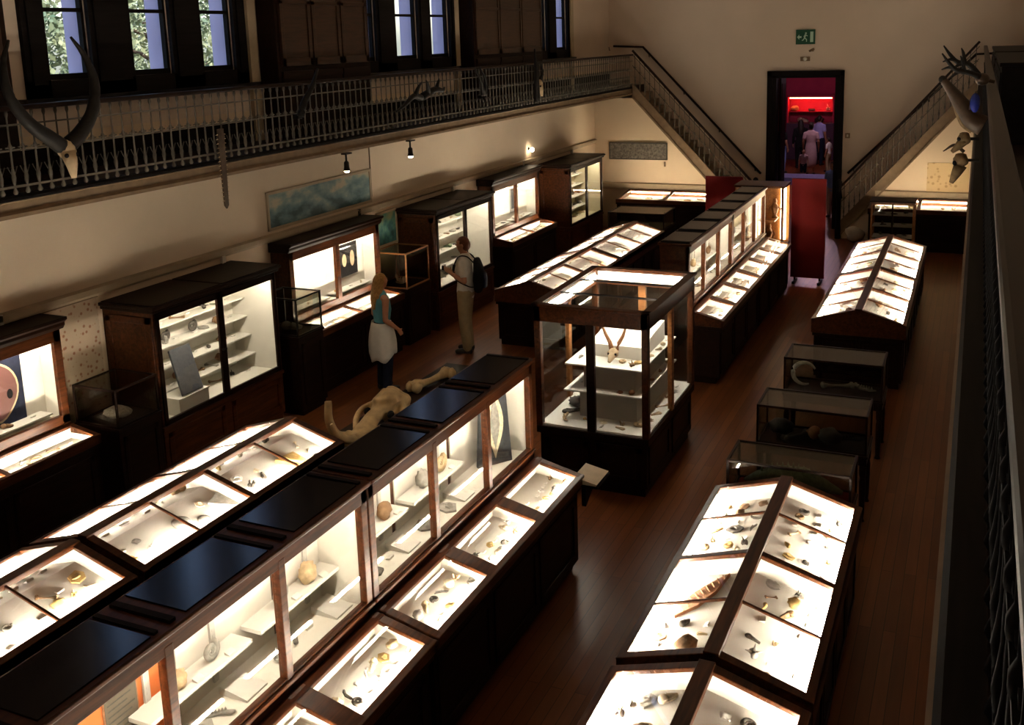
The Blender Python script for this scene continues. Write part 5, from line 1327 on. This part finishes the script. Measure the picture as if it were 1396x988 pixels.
    if low[1] in ('trousers', 'shorts'):
        loft(m, [(0, 0, .83), (0, 0, .92), (0, 0, 1.0)], [.17, .182, .168], [.12, .132, .12])
        for s in (-1, 1):
            hp, kn, an, to = [V(q) for q in LG[s]]
            loft(m, [hp+V((0, 0, .02)), hp.lerp(kn, .5), kn], [.105, .094, .078], [.115, .10, .080])
            if low[1] == 'trousers': loft(m, [kn, kn.lerp(an, .5), an+V((0, 0, .0))], [.077, .070, .062], [.080, .076, .068])
        fuse(m, 'trousers', low[0], root, vox, 4)
    else:
        loft(m, [(0, 0, .40), (0, 0, .60), (0, 0, .85), (0, 0, 1.0), (0, 0, 1.06)], [.20, .21, .195, .17, .16], [.17, .175, .15, .125, .115])
        fuse(m, 'dress_skirt', low[0], root, vox, 4)
    for s in (-1, 1):
        an, to = V(LG[s][2]), V(LG[s][3]); m = MB()
        loft(m, [V((an.x, an.y-.035, .045)), V((an.x, an.y+.05, .045)), V((to.x, to.y+.01, .038))], [.040, .047, .042], [.045, .045, .036])
        m.box(an.x-.03, an.x+.03, an.y-.06, an.y-.0, .0, .03)
        fuse(m, 'shoe', shoes, root, .012, 2)
    return root

YAWL = math.radians(24.7)
# man facing the cabinets (towards screen left)
man = person('man in white shirt and khaki trousers wearing a black backpack', (-6.98, 13.30, 0), YAWL+PI/2-.15, 1.80, 'skin', ('short', 'hair_auburn'), ('cloth_white', 'tee'), ('cloth_khaki', 'trousers'),
             {-1: ((-.255, -.04, 1.14), (-.13, .20, 1.25), (.35, .8, .45), (.8, -.1, .3)), 1: ((.245, -.01, 1.13), (.13, .22, 1.20), (-.35, .8, .45), (-.8, -.1, .3))}, .011)
def on(parent_loc, heading, k, p):
    return Matrix.Translation(parent_loc) @ Matrix.Rotation(heading, 4, 'Z') @ Matrix.Scale(k, 4) @ Matrix.Translation(p)
bp = thing('backpack', 'black backpack worn by the man in the white shirt', 'backpack', (0, 0, 0))
bp.matrix_world = on((-6.98, 13.30, 0), YAWL+PI/2-.15, 1.80/1.755, (0, 0, 0))
m = MB(); loft(m, [(0, -.20, .98), (0, -.215, 1.12), (0, -.21, 1.28), (0, -.19, 1.40)], [.13, .15, .145, .11], [.07, .085, .08, .055])
fuse(m, 'bag_body', 'cloth_black', bp, .012, 3)
m = MB(); loft(m, [(0, -.30, 1.02), (0, -.305, 1.12), (0, -.295, 1.2)], [.10, .11, .09], [.03, .035, .03]); fuse(m, 'front_pocket', 'cloth_navy', bp, .012, 3)
for s in (-1, 1):
    MB().tube(curve([(s*.11, -.17, 1.02), (s*.20, -.08, 1.06), (s*.175, .10, 1.16), (s*.12, .142, 1.30), (s*.11, .07, 1.475), (s*.11, -.06, 1.485), (s*.10, -.16, 1.39)], 40), .020, 8, .45).build('strap', 'cloth_black', bp, smooth=True)
cm = MB().box(-.055, .055, -.02, .02, -.035, .035).lathe([(.02, 0), (.02, .02), (.012, .03)], (0, 0, .0), 10)
o = cm.build('compact_camera', 'metal_dark', bevel=.004); o.matrix_world = on((-6.98, 13.30, 0), YAWL+PI/2-.15, 1.80/1.755, (0, .315, 1.30)); tag(o, 'small dark camera held at chest by the man in the white shirt', 'camera')
# woman facing away to the right
wl, wh = (-7.28, 11.38, 0), YAWL-PI/2+.55
woman = person('woman with long blond hair, teal top and white skirt over dark jeans', wl, wh, 1.64, 'skin', ('long', 'hair_blond'), ('cloth_teal', 'crop'), ('cloth_navy', 'trousers'),
               {1: ((.235, -.05, 1.12), (.22, .15, .95), (-.1, .55, -.8), (-1, .1, -.2)), -1: ((-.235, -.02, 1.12), (-.20, .17, .96), (.1, .55, -.8), (1, .1, -.2))}, .011)
m = MB(); vs = []; fs = []; n = 36
for j in range(9):
    t = j/8
    for i in range(n):
        a = 2*PI*i/n; low_ = .58+.10*math.sin(a-.6)+.03*math.sin(5*a)
        z = 1.05+(low_-1.05)*t; fold = 1+.05*t*math.sin(8*a)
        rx = (.172+.055*math.sin(PI*min(1, t*1.1)*.6))*fold; ry = (.128+.06*math.sin(PI*min(1, t*1.1)*.6))*fold
        vs.append((rx*math.cos(a), ry*math.sin(a)-.01, z))
for j in range(8):
    for i in range(n): fs.append((j*n+i, j*n+(i+1) % n, (j+1)*n+(i+1) % n, (j+1)*n+i))
m.add(vs, fs); sk = m.build('wrap_skirt', 'cloth_white', woman, smooth=True); md = sk.modifiers.new('solid', 'SOLIDIFY'); md.thickness = .008; md.offset = 1
# visitors beyond the doorway
def visitor(label, loc, hd, h, **k): return person(label, loc, hd, h, vox=.018, **k)
visitor('dark haired woman in black clothes standing beyond the doorway', (-5.55, 36.0, 0), .3, 1.68, hair=('long', 'hair_dark'), top=('cloth_black', 'long'), low=('cloth_black', 'trousers'))
visitor('woman in a long pale pink dress seen from behind beyond the doorway', (-4.95, 34.3, 0), .1, 1.72, hair=('bun', 'hair_dark'), top=('cloth_pink', 'tee'), low=('cloth_pink', 'skirt'))
visitor('visitor in light blue shirt beside the red lit showcase', (-5.05, 36.9, 0), -.4, 1.75, top=('cloth_lavender', 'tee'), low=('cloth_navy', 'trousers'))
visitor('child in white shirt and pale trousers in the annex', (-4.50, 35.2, 0), 1.2, 1.15, top=('cloth_white', 'tee'), low=('cloth_khaki', 'trousers'))
visitor('child with light skin seen just above the red screen', (-4.98, 33.0, 0), PI, .98, skin='skin_light', hair=('short', 'hair_auburn'), top=('cloth_pink', 'tee'), low=('cloth_navy', 'shorts'))
visitor('dark haired youth in blue shirt walking in through the doorway', (-3.26, 26.45, 0), PI*.9, 1.42, top=('cloth_blue', 'tee'), low=('cloth_pink', 'trousers'))
visitor('visitor in blue jeans at the left side beyond the doorway', (-5.95, 34.6, 0), -.6, 1.66, top=('cloth_black', 'tee'), low=('cloth_blue', 'trousers'))

# ------------------------------------------------------------------ annex beyond the doorway
AX0, AX1, AY0, AY1 = -9.5, -1.2, 25.2, 39.0
struct('floor_annex', MB().box(AX0, AX1, AY0, AY1+.2, -.2, 0), 'floor_boards')
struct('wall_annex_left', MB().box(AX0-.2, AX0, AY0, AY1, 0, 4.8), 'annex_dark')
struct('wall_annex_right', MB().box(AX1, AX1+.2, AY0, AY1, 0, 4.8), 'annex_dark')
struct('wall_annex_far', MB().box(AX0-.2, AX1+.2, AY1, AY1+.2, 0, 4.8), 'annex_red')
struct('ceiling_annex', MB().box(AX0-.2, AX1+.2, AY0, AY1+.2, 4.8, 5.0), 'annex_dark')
rc = thing('red_showcase', 'glowing red showcase on the far wall of the annex', 'display case', (-5.60, AY1-.35, 0))
MB().box(-.85, .85, -.25, .34, 0, 1.35).build('base', 'annex_dark', rc, bevel=.01)
MB().box(-.85, .85, .30, .34, 1.35, 2.35).box(-.85, -.80, -.25, .34, 1.35, 2.35).box(.80, .85, -.25, .34, 1.35, 2.35).box(-.85, .85, -.25, .34, 2.30, 2.38).build('case_box', 'annex_red', rc, bevel=.005)
MB().box(-.80, .80, -.245, -.24, 1.36, 2.30).build('glass_pane', 'glass', rc)
MB().tube([(-.75, -.15, 2.26), (.75, -.15, 2.26)], .02, 8).build('light_tube', 'case_red_light', rc, smooth=True)
MB().box(-.79, .79, -.1, .30, 1.75, 1.77).build('shelf', 'annex_red', rc)
for k in range(5):
    one(['nodule', 'skull', 'ammonite', 'nodule', 'vertebra'][k], ['ochre', 'ivory', 'dark', 'dark', 'ivory'][k], (-6.2+.3*k, 38.7, 1.36 if k % 2 else 1.775), 3., '%s in the glowing red showcase' % ['ochre stone', 'ivory skull', 'near-black ammonite', 'dark stone', 'ivory vertebra'][k], 0, 'specimens in the red showcase')
tt = thing('display_totem', 'tall narrow white display column with dark spots left in the annex', 'display column', (-6.0, 32.6, 0))
MB().box(-.09, .09, -.09, .09, 0, 3.2).build('column', 'plastic_white', tt, bevel=.006)
for z in (2.1, 2.5, 2.95): MB().ball((0, -.095, z), (.05, .015, .09), 10, 7).build('dark_disc', 'cloth_black', tt, smooth=True)
tb = thing('annex_table', 'table under a lavender cloth just beyond the doorway', 'table', (-4.20, 28.6, 0))
MB().box(-.75, .75, -.4, .4, .70, .74).build('table_top', 'mahogany_dark', tb)
for sx in (-1, 1):
    for sy in (-1, 1): MB().box(sx*.68-.03, sx*.68+.03, sy*.34-.03, sy*.34+.03, 0, .70).build('leg', 'mahogany_dark', tb)
tc_ = MB().box(-.78, .78, -.43, .43, .742, .748).box(-.785, -.78, -.43, .43, .55, .748).box(.78, .785, -.43, .43, .55, .748).box(-.78, .78, -.435, -.43, .55, .748).box(-.78, .78, .43, .435, .55, .748).build('tablecloth', 'cloth_lavender'); tc_.location = (-4.2, 28.6, 0)
tag(tc_, 'lavender cloth draped over the annex table', 'tablecloth')
emit('added_bulb_annex', (1, .68, .82), 700.)
for k, (xx, yy) in enumerate(((-4.6, 33.4), (-3.9, 27.4))):
    lm = thing('added_pendant_lamp', ['added unseen pendant lamp in the middle of the annex', 'added unseen pendant lamp just inside the doorway of the annex'][k], 'lamp', (xx, yy, 4.8), group='added unseen lamps in the annex')  # unseen lamps, added to brighten the annex and its visitors
    MB().tube([(0, 0, 0), (0, 0, -.7)], .01, 6).build('cord', 'metal_dark', lm)
    MB().lathe([(.03, -.7), (.20, -.85), (.205, -.86), (.19, -.85)], (0, 0, 0), 16).build('shade', 'metal_dark', lm, smooth=True)
    MB().ball((0, 0, -.86), .07 if k == 0 else .03, 12, 8).build('bulb', 'added_bulb_annex', lm, smooth=True)

# ------------------------------------------------------------------ outdoors beyond the windows
struct('ground', MB().box(-60, XL-.6, -30, 90, -.5, -.3), 'ground_ext')
def leaf_mat(name, a, b):
    m, nt, N, L, bs = new_mat(name)
    ge = N.new('ShaderNodeTexCoord'); nz = N.new('ShaderNodeTexNoise'); nz.inputs['Scale'].default_value = 1.3; nz.inputs['Detail'].default_value = 5
    L.new(ge.outputs['Object'], nz.inputs['Vector'])
    cr = N.new('ShaderNodeValToRGB'); cr.color_ramp.elements[0].position = .35; cr.color_ramp.elements[1].position = .65
    cr.color_ramp.elements[0].color = (*a, 1); cr.color_ramp.elements[1].color = (*b, 1)
    L.new(nz.outputs['Fac'], cr.inputs['Fac']); L.new(cr.outputs['Color'], bs.inputs['Base Color'])
    bs.inputs['Roughness'].default_value = .6
    MATS[name] = m
leaf_mat('leaves', (.10, .16, .09), (.36, .38, .20))
def tree(loc, h, r, seed, label):
    rnd = random.Random(seed); root = thing('tree', label, 'tree', loc, group='trees outside the windows')
    m = MB().tube([(0, 0, 0), (.1, 0, h*.3), (0, .1, h*.55), (0, 0, h*.8)], [.22, .17, .12, .05], 9)
    for i in range(7):
        a = i*.9; z = h*(.4+.05*i); m.tube([(0, 0, z), (math.cos(a)*r*.4, math.sin(a)*r*.4, z+.5), (math.cos(a)*r*.8, math.sin(a)*r*.8, z+.8)], [.07, .045, .015], 6)
    m.build('trunk', 'bark', root, smooth=True)
    m = MB()
    for i in range(8000):
        d = V((rnd.gauss(0, 1), rnd.gauss(0, 1), rnd.gauss(0, 1))).normalized(); q = r*rnd.uniform(.5, 1)**.5*(1+.25*noise.noise(d*2.5+V((seed, 0, 0))))
        c = V((0, 0, h*.68))+V((d.x*q, d.y*q, d.z*q*.95)); s = rnd.uniform(.035, .085)
        u = V((rnd.uniform(-1, 1), rnd.uniform(-1, 1), rnd.uniform(-1, 1))).normalized(); w = u.orthogonal().normalized()*s*.55; u = u*s
        m.add([c-u, c+w, c+u, c-w], [(0, 1, 2, 3)])
    o = m.build('crown', 'leaves', root); return root
tree((-14.2, 11.3, -.3), 7.0, 1.7, 3, 'leafy tree outside the left pane of the nearest window bay')
tree((-14.6, 16.0, -.3), 7.4, 1.9, 4, 'leafy tree outside the right pane of the nearest window bay')
tree((-20.0, 22.0, -.3), 8.0, 2.4, 5, 'leafy tree farther off behind the two near ones')

# ------------------------------------------------------------------ daylight
w = bpy.data.worlds.new('World'); SC.world = w; w.use_nodes = True
nt = w.node_tree; bg_ = nt.nodes['Background']; sky = nt.nodes.new('ShaderNodeTexSky')
sky.sky_type = 'NISHITA'; sky.sun_disc = False; sky.sun_elevation = math.radians(48); sky.sun_rotation = math.radians(125); sky.air_density = 1.2; sky.dust_density = 2.
nt.links.new(sky.outputs[0], bg_.inputs['Color']); bg_.inputs['Strength'].default_value = .42
sn = bpy.data.lights.new('Sun', 'SUN'); sn.energy = 4.2; sn.angle = .01; sn.color = (1, .94, .82)
so = bpy.data.objects.new('Sun', sn); C.objects.link(so); so.rotation_euler = V((.62, -.35, .72)).to_track_quat('Z', 'Y').to_euler()

# ------------------------------------------------------------------ camera
yaw, pit, rol, F, CX, CY = 4.30505819e-01, 1.91532470e-01, -3.18346256e-02, 1379.09642, 703.079426, 321.590653
f = V((-math.sin(yaw)*math.cos(pit), math.cos(yaw)*math.cos(pit), -math.sin(pit)))
r = V((math.cos(yaw), math.sin(yaw), 0)); u = r.cross(f)
r2 = r*math.cos(rol)+u*math.sin(rol); u2 = u*math.cos(rol)-r*math.sin(rol)
cd = bpy.data.cameras.new('Camera'); co = bpy.data.objects.new('Camera', cd); C.objects.link(co)
Mx = Matrix((r2, u2, -f)).transposed().to_4x4(); Mx.translation = (0, 0, 4.7); co.matrix_world = Mx
cd.sensor_width = 36; cd.sensor_fit = 'HORIZONTAL'; cd.lens = F/1396*36
cd.shift_x = -(CX-698)/1396; cd.shift_y = -(494-CY)/1396; cd.clip_start = .02; cd.clip_end = 300
SC.camera = co
vs_ = SC.view_settings; vs_.view_transform = 'Standard'; vs_.look = 'None'; vs_.gamma = 1; vs_.use_curve_mapping = False; vs_.exposure = 0.4
cy_ = SC.cycles
cy_.max_bounces = 9; cy_.diffuse_bounces = 5; cy_.glossy_bounces = 3; cy_.transmission_bounces = 4; cy_.transparent_max_bounces = 16
cy_.caustics_reflective = False; cy_.caustics_refractive = False; cy_.sample_clamp_indirect = 4; cy_.blur_glossy = .5
cy_.use_light_tree = True
